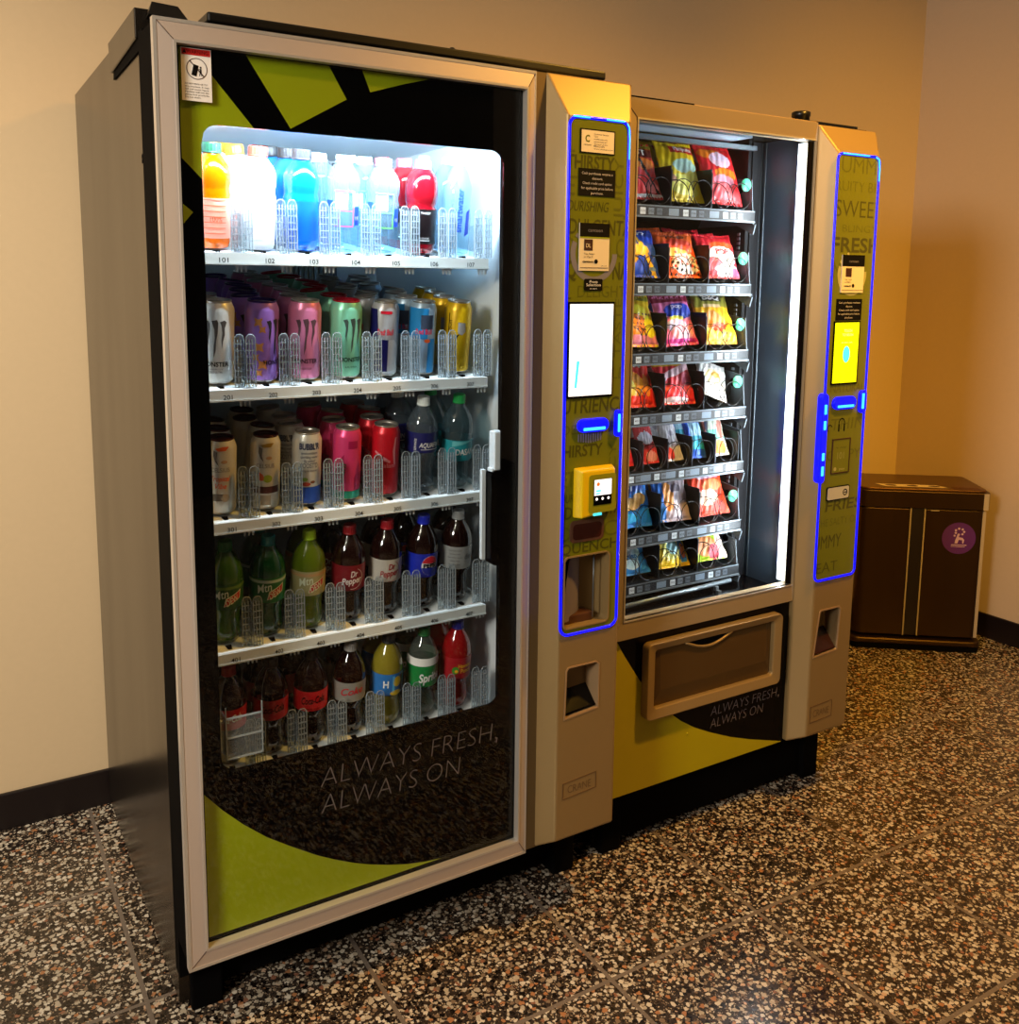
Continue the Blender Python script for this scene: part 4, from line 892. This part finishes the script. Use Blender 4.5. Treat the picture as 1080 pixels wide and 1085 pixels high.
b.rect(1.662, 1.684, 1.433, 1.455, F, inkr); b.text('Tap, Swipe', 1.660, 1.424, .0035, F, ink, width=.026, align='l'); b.text('or Pay It', 1.660, 1.418, .0035, F, ink, width=.022, align='l'); b.text('canteen', 1.658, 1.408, .005, F, ink, width=.026, align='l', thin=.02); b.ell(1.692, 1.4105, .005, .005, F, ink); b.rect(1.650, 1.730, 1.3985, 1.3995, F, inkr)
b.obj('card_print', no)
b = MB(); b.box(1.637, 1.733, .0195, .0212, 1.323, 1.377, ink); no = b.obj('price_notice', sm, label='black notice with five lines of white text'); F = front(0, .0193, 0); b = MB()
for i, (t, ww) in enumerate((('Cash purchases receive a', .080), ('discount.', .026), ('Check credit card option', .076), ('for applicable price before', .082), ('purchase.', .030))):
    b.text(t, 1.685, 1.3655-i*.0095, .0048, F, mat('pale_text', '#c8c0bc', .5), width=ww)
b.obj('notice_print', no)
b = MB(); b.box(1.632, 1.731, .0185, .0212, 1.158, 1.321, blackg); sc = b.obj('touch_screen', sm)
b = MB(); b.box(1.6355, 1.7265, .0178, .0185, 1.1625, 1.317, screen_y); F = front(0, .0175, 0); b.ell(1.682, 1.236, .013, .021, F, cyan_p); yl = mat('pale_yellow_pixels', '#f0f890', .4, emit='#eef888', es=.9)
b.text('TOUCH', 1.684, 1.293, .007, F, yl, width=.030); b.text('TO BEGIN', 1.684, 1.283, .006, F, yl, width=.040); b.text('or insert cash', 1.682, 1.265, .003, F, yl, width=.04); b.obj('lit_display', sc, label='lit yellow display')
capsule(1.641, 1.727, 1.094, 1.127, .012, .0212, blue_led, 'coin_slot_light', sm)
MB().box(1.655, 1.715, .0098, .012, 1.099, 1.105, cyan_led).obj('bright_spot', [o for o in bpy.data.objects if o.name.startswith('coin_slot_light')][-1])
c2 = capsule(1.742, 1.765, 1.080, 1.140, .010, .0212, blue_led, 'card_slot_light', sm)
MB().box(1.745, 1.752, .0078, .010, 1.092, 1.132, cyan_led).obj('bright_spot', c2)
sl = capsule(1.597, 1.621, .905, 1.138, .012, .030, blue_led, 'side_grip_light', sm)
for z0, z1 in ((1.085, 1.110), (1.045, 1.068), (.965, .985), (.925, .950)): MB().box(1.605, 1.613, .0095, .012, z0, z1, cyan_led).obj('bright_spot', sl, bevel=.001)
b = MB(); F = front(0, .0209, 0); b.arc(1.685, 1.058, .009, .012, -.2, PI+.2, F, ink, 14); b.rect(1.672, 1.677, 1.035, 1.055, F, ink); b.rect(1.693, 1.698, 1.035, 1.055, F, ink); b.arc(1.640, 1.045, .008, .010, .3, PI*1.3, F, ink, 12); b.obj('pictogram', gr2)
b = MB(); b.ring([(1.652, .924), (1.722, .924), (1.722, 1.016), (1.652, 1.016)], [(1.6545, .9265), (1.7195, .9265), (1.7195, 1.0135), (1.6545, 1.0135)], .0190, .0212, inkr); b.rect(1.6545, 1.7195, .9265, 1.0135, front(0, .0205, 0), olive)
F = front(0, .0203, 0); b.text('No change', 1.687, .990, .005, F, olive_d, width=.04); b.text('101', 1.687, .962, .018, F, mat('ghost_print', '#8c8f50', .4), width=.026); b.ell(1.668, .936, .005, .005, F, cg); b.text('pay', 1.695, .932, .007, F, cg, width=.022); b.obj('card_slot_label', sm)
b = MB(); b.prism(rrect(1.640, 1.728, .853, .890, .006), .0185, .0212, ink); b.prism(rrect(1.6425, 1.7255, .8555, .8875, .005), .0180, .0186, mat('pale_sticker', '#b9b7b2', .4)); F = front(0, .0178, 0); b.arc(1.710, .8715, .006, .009, 0, 2*PI, F, ink, 20); b.rect(1.705, 1.716, .870, .8725, F, ink); b.obj('lock_plate', sm)
b = MB(); b.ring([(1.629, .425), (1.725, .431), (1.731, .548), (1.724, .556), (1.650, .556), (1.645, .549)], [(1.632, .428), (1.722, .434), (1.728, .545), (1.722, .552), (1.652, .552), (1.648, .546)], .0235, .07, mat('cup_rim', '#b89870'))
b.box(1.630, 1.73, .0745, .08, .425, .554, champ); rcup = b.obj('coin_return', sm)
b = MB(); b.hexa([(1.634, .028, .432), (1.722, .028, .438), (1.634, .073, .436), (1.724, .073, .442), (1.634, .032, .434), (1.722, .032, .440), (1.634, .073, .478), (1.724, .073, .484)], mat('dark_maroon_plastic', '#2c0f0a', .2)); b.obj('coin_cup', rcup)
b = MB(); b.ring([(1.631, .241), (1.717, .245), (1.717, .292), (1.631, .288)], [(1.633, .243), (1.715, .247), (1.715, .290), (1.633, .286)], .0238, .026, emb); b.text('CRANE', 1.674, .256, .020, front(0, .0244, 0), emb, width=.062, thin=-.01); b.obj('maker_mark', sm)

# trays, spirals
TZ = [1.600, 1.412, 1.240, 1.088, .940, .778, .652]; TX0, TX1, TY = .99, 1.528, .212
coil_m = mat('black_coil_wire', '#0c0d10', .3, .5)
def coil(rad, turns, pitch):
    P = []; n = 18
    for i in range(int(turns*n)+1):
        a = -PI/2+2*PI*i/n; t = i/n
        y = .002*t if t < 1 else .002+(t-1)*pitch
        P.append((rad*math.cos(a), y, rad*math.sin(a)))
    return MB().tube(P, .0011, coil_m, 5)
cL = None; cS = None
DIV = {i: ([1.113, 1.249, 1.383, 1.520] if i != 4 else [1.103, 1.186, 1.268, 1.350, 1.432, 1.515]) for i in range(7)}
for i, z in enumerate(TZ):
    b = MB(); b.box(TX0, TX1, TY, .80, z-.004, z, steel_d); b.box(TX0, TX1, TY-.004, TY, z-.026, z-.002, mat('tray_front', '#12161b', .45, .2))
    b.box(TX0, TX1, TY-.008, TY-.002, z-.030, z-.026, steel_m); b.box(TX0, TX1, TY-.0055, TY-.004, z-.003, z, steel_m)
    tr = b.obj('spiral_tray', sm)
    b = MB(); Fp = front(0, TY-.0045, 0); pt = [mat('tag_a', '#b4c2cc', .4), mat('tag_b', '#5f6a75', .4), mat('tag_c', '#454e58', .4)]; tq = MB()
    D4 = DIV[i]
    for k in range(len(D4)-1):
        x0 = D4[k]; wcol = D4[k+1]-x0
        b.rect(x0-.012, x0+.020, z-.023, z-.006, Fp, mat('tag_wide', '#66788a', .4))
        nt_ = 3 if i != 4 else 2
        for j in range(nt_):
            xs = x0+.034+j*.026 if i != 4 else x0+.032+j*.022
            b.rect(xs, xs+.017, z-.023, z-.007, Fp, pt[j % 3]); b.text(str(100*(i+1)+k*2+j+1), xs+.0085, z-.0175, .0055, front(0, TY-.0048, 0), ink, width=.013)
    b.obj('price_strip', tr)
    hb = .092 if i < 6 else .075
    b = MB(); q = []
    b.prism([(0, 0), (1, 0), (1, 1)], 0, 0, steel_m) if False else None
    b.hexa([(TX1, TY+.0, z-.034), (TX1+.0025, TY+.0, z-.034), (TX1, .42, z-.034), (TX1+.0025, .42, z-.034), (TX1, TY+.012, z+hb-.01), (TX1+.0025, TY+.012, z+hb-.01), (TX1, .34, z+hb+.004), (TX1+.0025, .34, z+hb+.004)], mat('bracket_grey', '#59636b', .55, .2))
    b.hexa([(TX1, TY, z-.060), (TX1+.004, TY, z-.060), (TX1, TY+.05, z-.038), (TX1+.004, TY+.05, z-.038), (TX1, TY-.008, z-.034), (TX1+.004, TY-.008, z-.034), (TX1, TY+.06, z-.034), (TX1+.004, TY+.06, z-.034)], mat('bracket_grey', '#59636b', .55, .2))
    br = b.obj('side_bracket', tr)
    b = MB(); b.lathe([(.011, 0), (.011, .001)], blackmat, 16); o = b.obj('bracket_hole', br, (TX1-.001, TY+.05, z+.060)); o.rotation_euler = (0, PI/2, 0)
    if i not in (4, 6):
        b = MB(); b.lathe([(.0165, 0), (.0165, .003)], mint, 20); o = b.obj('mint_disc', tr, (TX1-.026, TY+.006, z+.066)); o.rotation_euler = (PI/2, 0, 0)
    b = MB()
    for k in range(6): b.box(TX1+.004, TX1+.006, .262, .272, z-.12+k*.012, z-.113+k*.012, steel_m)
    if i < 6: b.obj('rail_slots', tr)
    for k, x in enumerate(D4):
        b = MB(); hd = .098 if i not in (4,) else .078
        b.hexa([(x-.001, TY+.004, z), (x+.001, TY+.004, z), (x-.001, .78, z), (x+.001, .78, z), (x-.001, TY+.006, z+hd), (x+.001, TY+.006, z+hd), (x-.001, .78, z+hd), (x+.001, .78, z+hd)], mat('divider_black', '#0b0b0d', .35))
        b.box(x-.0016, x+.0016, TY+.003, TY+.006, z, z+hd*.9, steel_d)
        if k < len(D4)-1 or i == 4: b.obj('divider', tr)
    for k in range(len(D4)-1):
        if i != 4:
            for dx in (.036, .100):
                if cL is None: cL = coil(.0325, 5, .055).obj('spiral', tr); o = cL
                else: o = cL.copy(); COL.objects.link(o); o.parent = tr
                o.location = (D4[k]+dx, TY-.001, z+.036); o.scale = (1 if dx < .05 else -1, 1, 1)
        else:
            if cS is None: cS = coil(.031, 6, .045).obj('spiral', tr); o = cS
            else: o = cS.copy(); COL.objects.link(o); o.parent = tr
            o.location = (D4[k]+.041, TY-.001, z+.034)

# snack packets: pillow bags with printed fronts
def hexm(c): return mat('foil_'+c, c, .42, .05, coat=.08)
def bag(name, w_, h_, T, design, texts=(), seed=0, nu=48, nv=60):
    rnd = random.Random(seed); ph = [rnd.uniform(0, 6) for _ in range(6)]
    t = bpy.data.objects.new(name, None); COL.objects.link(t)
    b = MB(); V = []
    def P(u, v, s):
        e = max(0, min(1, (v-.05)/.9)); c = (max(0, math.sin(PI*e))**.55)*(max(0, math.cos(PI*u))**.45)
        wr = .0016*math.sin(ph[0]+17*u+9*v)*math.sin(ph[1]+13*v)+.0010*math.sin(ph[2]+41*u-20*v)
        y = s*(T/2*c*(1+.12*math.sin(ph[3]+7*v+5*u)))+wr*(1-abs(2*e-1)*.3)
        ww = w_*(1-.07*max(0, math.sin(PI*e))); x = u*ww+.002*math.sin(ph[4]+6*v); z = v*h_-.004*math.cos(PI*u)*(1 if v > .9 else 0)
        if v < .05 or v > .95: y += .0012*math.sin(u*90)
        return (x, y, z)
    for s in (-1, 1):
        o = len(b.v); vs = [P(-.5+i/nu, j/nv, s) for j in range(nv+1) for i in range(nu+1)]
        b.v += vs
        for j in range(nv):
            for i in range(nu):
                u, v = -.5+(i+.5)/nu, (j+.5)/nv; c = design[0]
                if s < 0:
                    for sh in design[1:]:
                        k = sh[0]
                        if k == 'r' and sh[1] <= u <= sh[3] and sh[2] <= v <= sh[4]: c = sh[5]
                        elif k == 'e' and ((u-sh[1])/sh[3])**2+((v-sh[2])/sh[4])**2 <= 1: c = sh[5]
                        elif k == 'd' and abs((u-sh[1])*math.cos(sh[3])+(v-sh[2])*math.sin(sh[3])) < sh[4]: c = sh[5]
                        elif k == 's' and math.sin(sh[1]*u+sh[2]*v+sh[3])*math.sin(sh[2]*u-sh[1]*v+1) > sh[4] and sh[6] <= v <= sh[7]: c = sh[5]
                q = (o+j*(nu+1)+i, o+j*(nu+1)+i+1, o+(j+1)*(nu+1)+i+1, o+(j+1)*(nu+1)+i)
                b.f.append(q if s < 0 else q[::-1]); b.m.append(b.mi(hexm(c))); b.sm.append(True)
    b.obj('wrapper', t)
    if texts:
        b = MB()
        for (tx, cu, cv, hh, ww, col, rot) in texts:
            def F(a, c_): p = P(a/w_, c_/h_, -1); return (p[0], p[1]-.0012, p[2])
            b.text(tx, cu*w_, cv*h_, hh, F, mat('ink_'+col, col, .4), width=ww, rot=rot, thin=.03, step=.004)
        b.obj('wrapper_print', t)
    return t
R_, Y_, W_, O_, K_ = '#d81818', '#f0cc10', '#f0ecea', '#f08018', '#241410'
SN = []  # (tray, col, w, h, design, texts, label, behind, kind)
SN.append((0, 0, .125, .155, ['#c01c14', ('r', -.5, .88, .5, 1, '#9a9a10'), ('r', -.5, .70, .5, .86, '#5a0c0c'), ('e', .1, .58, .35, .1, O_), ('e', -.1, .3, .3, .22, '#f03030'), ('e', .25, .2, .2, .1, '#f08080'), ('d', .2, .4, .6, .03, K_), ('r', -.5, .04, .5, .09, W_)], [('HOT', -.02, .74, .016, .07, '#f0ecea', 0)], 'red hot chip bag', 1))
SN.append((0, 1, .128, .170, [Y_, ('r', -.18, .78, .5, .93, '#c81818'), ('e', .12, .56, .34, .12, '#b8dccc'), ('e', .28, .40, .2, .08, '#f4e860'), ('e', -.05, .26, .34, .16, '#f4ec70'), ('e', -.28, .34, .1, .06, '#c88a6a'), ('e', .2, .18, .16, .1, '#e8d840')], [('Funyuns', .16, .82, .014, .062, '#f4e8f0', 0)], 'yellow onion ring bag with red name banner', 2))
SN.append((0, 2, .128, .172, ['#dc1c24', ('e', -.18, .82, .3, .09, '#e87a18'), ('e', .05, .72, .28, .14, '#f4c8d8'), ('e', .1, .48, .34, .10, O_), ('e', .0, .36, .3, .10, '#f49ab0'), ('e', -.1, .2, .32, .14, '#f05058'), ('e', .25, .14, .2, .1, '#f0484c')], [('BURST', .08, .70, .014, .06, '#e8d8f0', 0)], 'red snack bag with pink and orange shapes', 2))
SN.append((1, 0, .125, .132, ['#1848c8', ('r', -.5, .82, .5, 1, '#123a9a'), ('e', -.05, .50, .28, .12, '#f0c020'), ('d', .15, .4, .5, .05, '#f0c830'), ('e', -.2, .32, .12, .06, '#e8b020'), ('e', .3, .15, .1, .04, '#88b0f0')], [('ZAPP', -.02, .84, .016, .075, '#e8f0f8', 0)], 'blue chip bag with yellow shapes', 1))
SN.append((1, 1, .128, .126, ['#e86018', ('r', -.5, .88, .5, 1, '#e05a10'), ('e', .0, .70, .4, .12, '#e03818'), ('e', -.1, .50, .3, .12, '#f0c070'), ('e', .1, .28, .4, .22, '#f0e4e0'), ('s', 30, 22, 0, .45, '#1a1412', .02, .34), ('s', 26, 14, 1, .55, '#e83c28', .2, .6)], [('FRIES', .0, .84, .014, .06, '#181010', 0)], 'orange and white snack bag', 2))
SN.append((1, 2, .130, .126, ['#d41828', ('e', .1, .72, .35, .08, '#e85818'), ('e', .05, .45, .42, .24, '#f4eeee'), ('e', -.22, .28, .2, .16, '#e85868'), ('e', .15, .16, .34, .14, '#f4f0ee'), ('e', -.2, .12, .08, .06, '#a01830'), ('r', .3, .02, .5, .2, '#e84870')], [('POP', .05, .50, .016, .05, '#c01830', 0)], 'red and white snack bag', 2))
SN.append((2, 0, .125, .140, ['#e8c018', ('r', -.5, .86, .5, 1, '#a0a030'), ('e', -.1, .66, .4, .14, '#f0e030'), ('e', -.1, .40, .34, .20, '#f08a18'), ('s', 34, 30, 0, .5, '#4a1c10', .28, .60), ('r', -.5, 0, .5, .20, '#f090b0'), ('e', .3, .35, .14, .2, '#e8e820')], [], 'yellow bag with spotted orange picture and pink base', 1))
SN.append((2, 1, .125, .140, ['#f080b8', ('r', -.5, .84, .5, 1, '#9c1840'), ('e', .1, .64, .42, .16, '#2848c8'), ('e', -.02, .50, .22, .05, '#e8e040'), ('e', -.05, .36, .3, .12, '#b0b0e8'), ('e', .1, .24, .32, .14, '#f8b8d0'), ('r', -.5, 0, .5, .12, '#e830a0')], [('pop', .05, .70, .012, .04, '#e8e8f8', 0)], 'pink and blue sweet bag', 1))
SN.append((2, 2, .128, .148, ['#e8a818', ('r', -.5, .68, .5, 1, '#8c8830'), ('r', -.3, .80, .3, .96, '#141010'), ('r', -.3, .66, .2, .74, '#d8b890'), ('e', -.15, .42, .24, .18, '#c87818'), ('e', .0, .2, .4, .12, '#f4c020'), ('e', -.02, .3, .2, .08, '#e85010'), ('e', .28, .22, .14, .1, '#f8dc20')], [('BBQ', .0, .83, .016, .06, '#f0ecea', 0)], 'gold bag with black name patch and chip picture', 2))
SN.append((3, 0, .125, .150, ['#d81c14', ('r', -.5, .84, .5, 1, '#b01414'), ('r', -.5, .66, .15, .80, '#c01010'), ('e', -.15, .36, .34, .24, '#f0a020'), ('e', -.2, .30, .12, .14, '#f4e068'), ('e', .25, .36, .1, .2, '#f09030'), ('e', -.05, .1, .4, .08, '#f03418')], [('YUM', -.08, .68, .018, .075, '#f0ecea', 0)], 'red cracker bag with orange oval', 1))
SN.append((3, 1, .124, .122, ['#e02838', ('r', -.5, .84, .5, 1, '#f0c010'), ('d', -.1, .66, 1.9, .08, '#f0c8d0'), ('e', -.15, .34, .22, .24, '#e81020'), ('e', .26, .42, .14, .28, '#e85878'), ('e', -.1, .08, .4, .07, '#f4d8dc')], [], 'short red bag with yellow top seal', 1))
SN.append((3, 2, .115, .110, ['#eceae6', ('e', -.05, .5, .26, .2, '#f0dca8'), ('e', .02, .56, .14, .08, '#e0a840'), ('r', -.4, .8, .4, .84, '#dcd8d0')], [], 'white paper pastry packet', 0))
for k, (dsg, lab) in enumerate(((['#e02030', ('r', -.5, .78, .5, 1, '#e8e0e4'), ('e', .1, .3, .3, .12, '#f4f0f0')], 'red chocolate bar with white top'), (['#d83038', ('e', 0, .82, .4, .1, '#e8e0e4'), ('e', .0, .46, .42, .12, '#e0e0f0'), ('e', .1, .12, .3, .1, '#f0a8a8')], 'red and lilac chocolate bar'),
        (['#e4e2e8', ('e', .1, .78, .3, .12, '#9a98c0'), ('e', -.2, .12, .22, .12, '#f04020'), ('e', .1, .5, .2, .05, '#b8b4c4')], 'silver white bar with small red corner'), (['#1a5cd8', ('r', -.3, .42, .4, .66, '#a8d8f0'), ('r', -.3, .16, .4, .42, '#20b8d8')], 'blue and cyan bar'),
        (['#d8e0d0', ('r', -.5, .3, .5, .5, '#78d8b8'), ('e', .0, .15, .4, .14, '#f08820'), ('e', .2, .5, .2, .2, '#b07060'), ('r', -.5, .8, .5, 1, '#e8d8b0')], 'pale bar with mint band and orange base'))):
    SN.append((4, k, .060, .145, dsg, [], lab, 1))
SN.append((5, 0, .128, .160, ['#1c7cd8', ('e', -.05, .68, .4, .14, '#1848a8'), ('d', -.02, .78, 1.95, .02, '#e82030'), ('e', -.08, .36, .28, .10, '#f0c070'), ('e', .18, .44, .18, .1, '#e8b060'), ('e', -.2, .14, .3, .08, '#30b0e8')], [("Lay's", -.02, .62, .022, .075, '#f0f4f8', .25)], 'blue potato chip bag with chip picture', 1))
SN.append((5, 1, .120, .128, ['#b8a8b0', ('r', -.5, .86, .5, 1, '#503028'), ('r', -.5, .0, -.22, .8, '#2878d8'), ('e', -.12, .50, .16, .3, '#f09838'), ('e', .12, .66, .16, .1, '#786878'), ('r', .05, .1, .2, .6, '#d8ccd4')], [], 'silver, orange and blue cookie bag', 1))
SN.append((5, 2, .124, .160, ['#f04018', ('r', -.5, .90, .5, 1, '#e03818'), ('r', -.30, .62, .34, .86, '#e8b8d0'), ('e', .1, .5, .3, .10, '#f08848'), ('e', -.1, .3, .3, .14, '#f4c8b0'), ('e', .2, .12, .24, .1, '#e83018'), ('e', .0, .76, .2, .06, '#b0e0b0')], [('CRUNCH', .02, .74, .010, .06, '#c02048', 0)], 'orange red snack bag with pale name panel', 2))
SN.append((6, 0, .115, .092, ['#2080d0', ('e', .0, .5, .34, .36, '#d8f0f0'), ('r', -.5, .86, .5, 1, '#1868b8'), ('e', .3, .3, .12, .2, '#48b0e8')], [('crisp', 0, .45, .012, .045, '#2080c0', 0)], 'small blue packet with white centre', 0))
SN.append((6, 1, .120, .100, ['#f0cc10', ('e', .0, .5, .26, .3, '#f0e870'), ('e', .05, .52, .16, .2, '#a0d8e0'), ('r', .22, .1, .42, .9, '#3890d8'), ('e', .34, .4, .08, .2, '#f08040'), ('e', -.3, .85, .14, .1, '#282010')], [], 'small yellow packet with blue edge', 1))
SN.append((6, 2, .122, .105, ['#a8cc18', ('e', -.15, .70, .3, .16, '#e8d818'), ('e', -.1, .36, .34, .26, '#f09860'), ('e', .1, .2, .2, .2, '#e84858'), ('r', .22, 0, .5, .7, '#f4d8c8'), ('e', .3, .8, .14, .16, '#48a828')], [], 'small green, yellow and pink packet', 1))
TN = ['topmost', 'second', 'third', 'fourth', 'fifth', 'sixth', 'lowest']
for n, (ti, c, w_, h_, dsg, tx, lab, beh) in enumerate(SN):
    tpl = bag('candy_bar' if ti == 4 else 'snack_bag', w_, h_, .020 if ti == 4 else (.030 if h_ < .13 else .036), dsg, tx, n, 24 if ti == 4 else 48, 44 if ti == 4 else 60)
    D4 = DIV[ti]; x = (D4[c]+D4[c+1])/2; lean = -.42 if ti < 6 else -.5
    if ti == 3 and c == 2: tpl.rotation_euler = (-.5, .35, 0)
    else: tpl.rotation_euler = (lean, random.uniform(-.04, .04), 0)
    for k in range(1+beh):
        o = tpl if k == 0 else copy_tree(tpl, skip=('wrapper_print',))
        o.location = (x, TY+.024+k*.062, TZ[ti]+.010+(.004 if k == 0 else .012*k))
        if ti == 3 and c == 2: o.location = (x-.018, TY+.024, TZ[ti]+.026)
        o['category'] = 'chocolate bar' if ti == 4 else 'snack packet'
        o['label'] = lab+(', front' if k == 0 else ', '+ORD[k])+' on %s tray' % TN[ti]
        o['group'] = 'packets on the %s snack tray' % TN[ti]

# ------------------------------------------------------------------ rubbish bin in the corner
ang = math.atan2(.439-.729, 3.076-2.70)
bn = thing('rubbish_bin', 'two-compartment bronze steel rubbish bin with a purple sticker, in the corner', 'bin', (2.70, .729, 0), rz=ang)
W0 = .475
def brr(x0, x1, y0, y1, z0, z1, r, m, b=None, r2=None):
    b = b or MB(); P = rrect(x0, x1, y0, y1, r); n = len(P)
    v = [(x, y, z0) for x, y in P]+[(x, y, z1) for x, y in P]
    return b.add(v, [tuple(range(n))[::-1], tuple(range(n, 2*n))]+[(i, (i+1) % n, n+(i+1) % n, n+i) for i in range(n)], m)
brr(.0, W0-.006, .010, .29, .055, .56, .03, bin_m).obj('body', bn, bevel=.002)
brr(-.008, W0+.004, -.004, .30, .0, .022, .03, blackmat).obj('base', bn)
brr(-.012, W0+.006, -.008, .305, .022, .045, .03, bin_m).obj('base_trim', bn, bevel=.006)
lid = brr(-.006, W0+.004, -.002, .300, .566, .632, .03, bin_m).obj('lid_rim', bn, bevel=.003)
brr(.004, W0-.006, .010, .290, .632, .640, .028, mat('lid_brown', '#5c3a1c', .3, .5)).obj('lid', bn, bevel=.003)
MB().box(.190, .238, .0085, .011, .058, .566, mat('dark_centre_channel', '#12060a', .4)).obj('centre_channel', bn)
for x in (.186, .238): MB().box(x, x+.005, .004, .011, .056, .566, bin_e).obj('channel_trim', bn)
MB().box(W0-.022, W0-.010, .0085, .0105, .058, .56, bin_e).obj('corner_trim', bn)
MB().box(W0-.026, W0-.008, -.0035, -.001, .567, .631, bin_e).obj('corner_trim', bn)
MB().box(.262, .292, .004, .011, .556, .560, bin_e).obj('lid_tab', bn)
b = MB(); b.ell(.372, .452, .062, .062, front(0, .0085, 0), purple, n=40); stk = b.obj('round_sticker', bn, label='round purple sticker with a small white drawing')
b = MB(); F = front(0, .0081, 0); lil = mat('lilac_print', '#b79ac0', .5)
for k in range(7): b.ell(.374+.016*math.cos(k*PI/3.5), .478+.012*math.sin(k*PI/3.5), .0045, .0045, F, lil, n=8)
b.ell(.356, .462, .004, .004, F, lil, n=8)
b.poly([(.366, .466), (.372, .466), (.372, .456), (.386, .454), (.392, .446), (.390, .432), (.386, .432), (.385, .445), (.372, .446), (.368, .432), (.358, .432), (.360, .446)], F, lil)
b.rect(.345, .402, .424, .427, F, lil); b.rect(.345, .396, .418, .420, F, lil); b.obj('sticker_print', stk)
b = MB(); b.poly([(.10, .04), (.33, .04), (.30, .085), (.07, .085)], lambda a, c: (a, c, .6405), cream); ls = b.obj('lid_sticker', bn, label='cream strip sticker with three dark spots')
b = MB()
for x in (.125, .205, .285): b.ell(x, .062, .022, .013, lambda a, c: (a, c, .6409), mat('lid_brown2', '#5a4020', .5), n=14)
b.obj('sticker_print', ls)
b = MB(); b.rect(.345, .445, .02, .06, lambda a, c: (a, c, .6408), mat('red_brown_print', '#4a120a', .4)); b.obj('lid_label', bn)
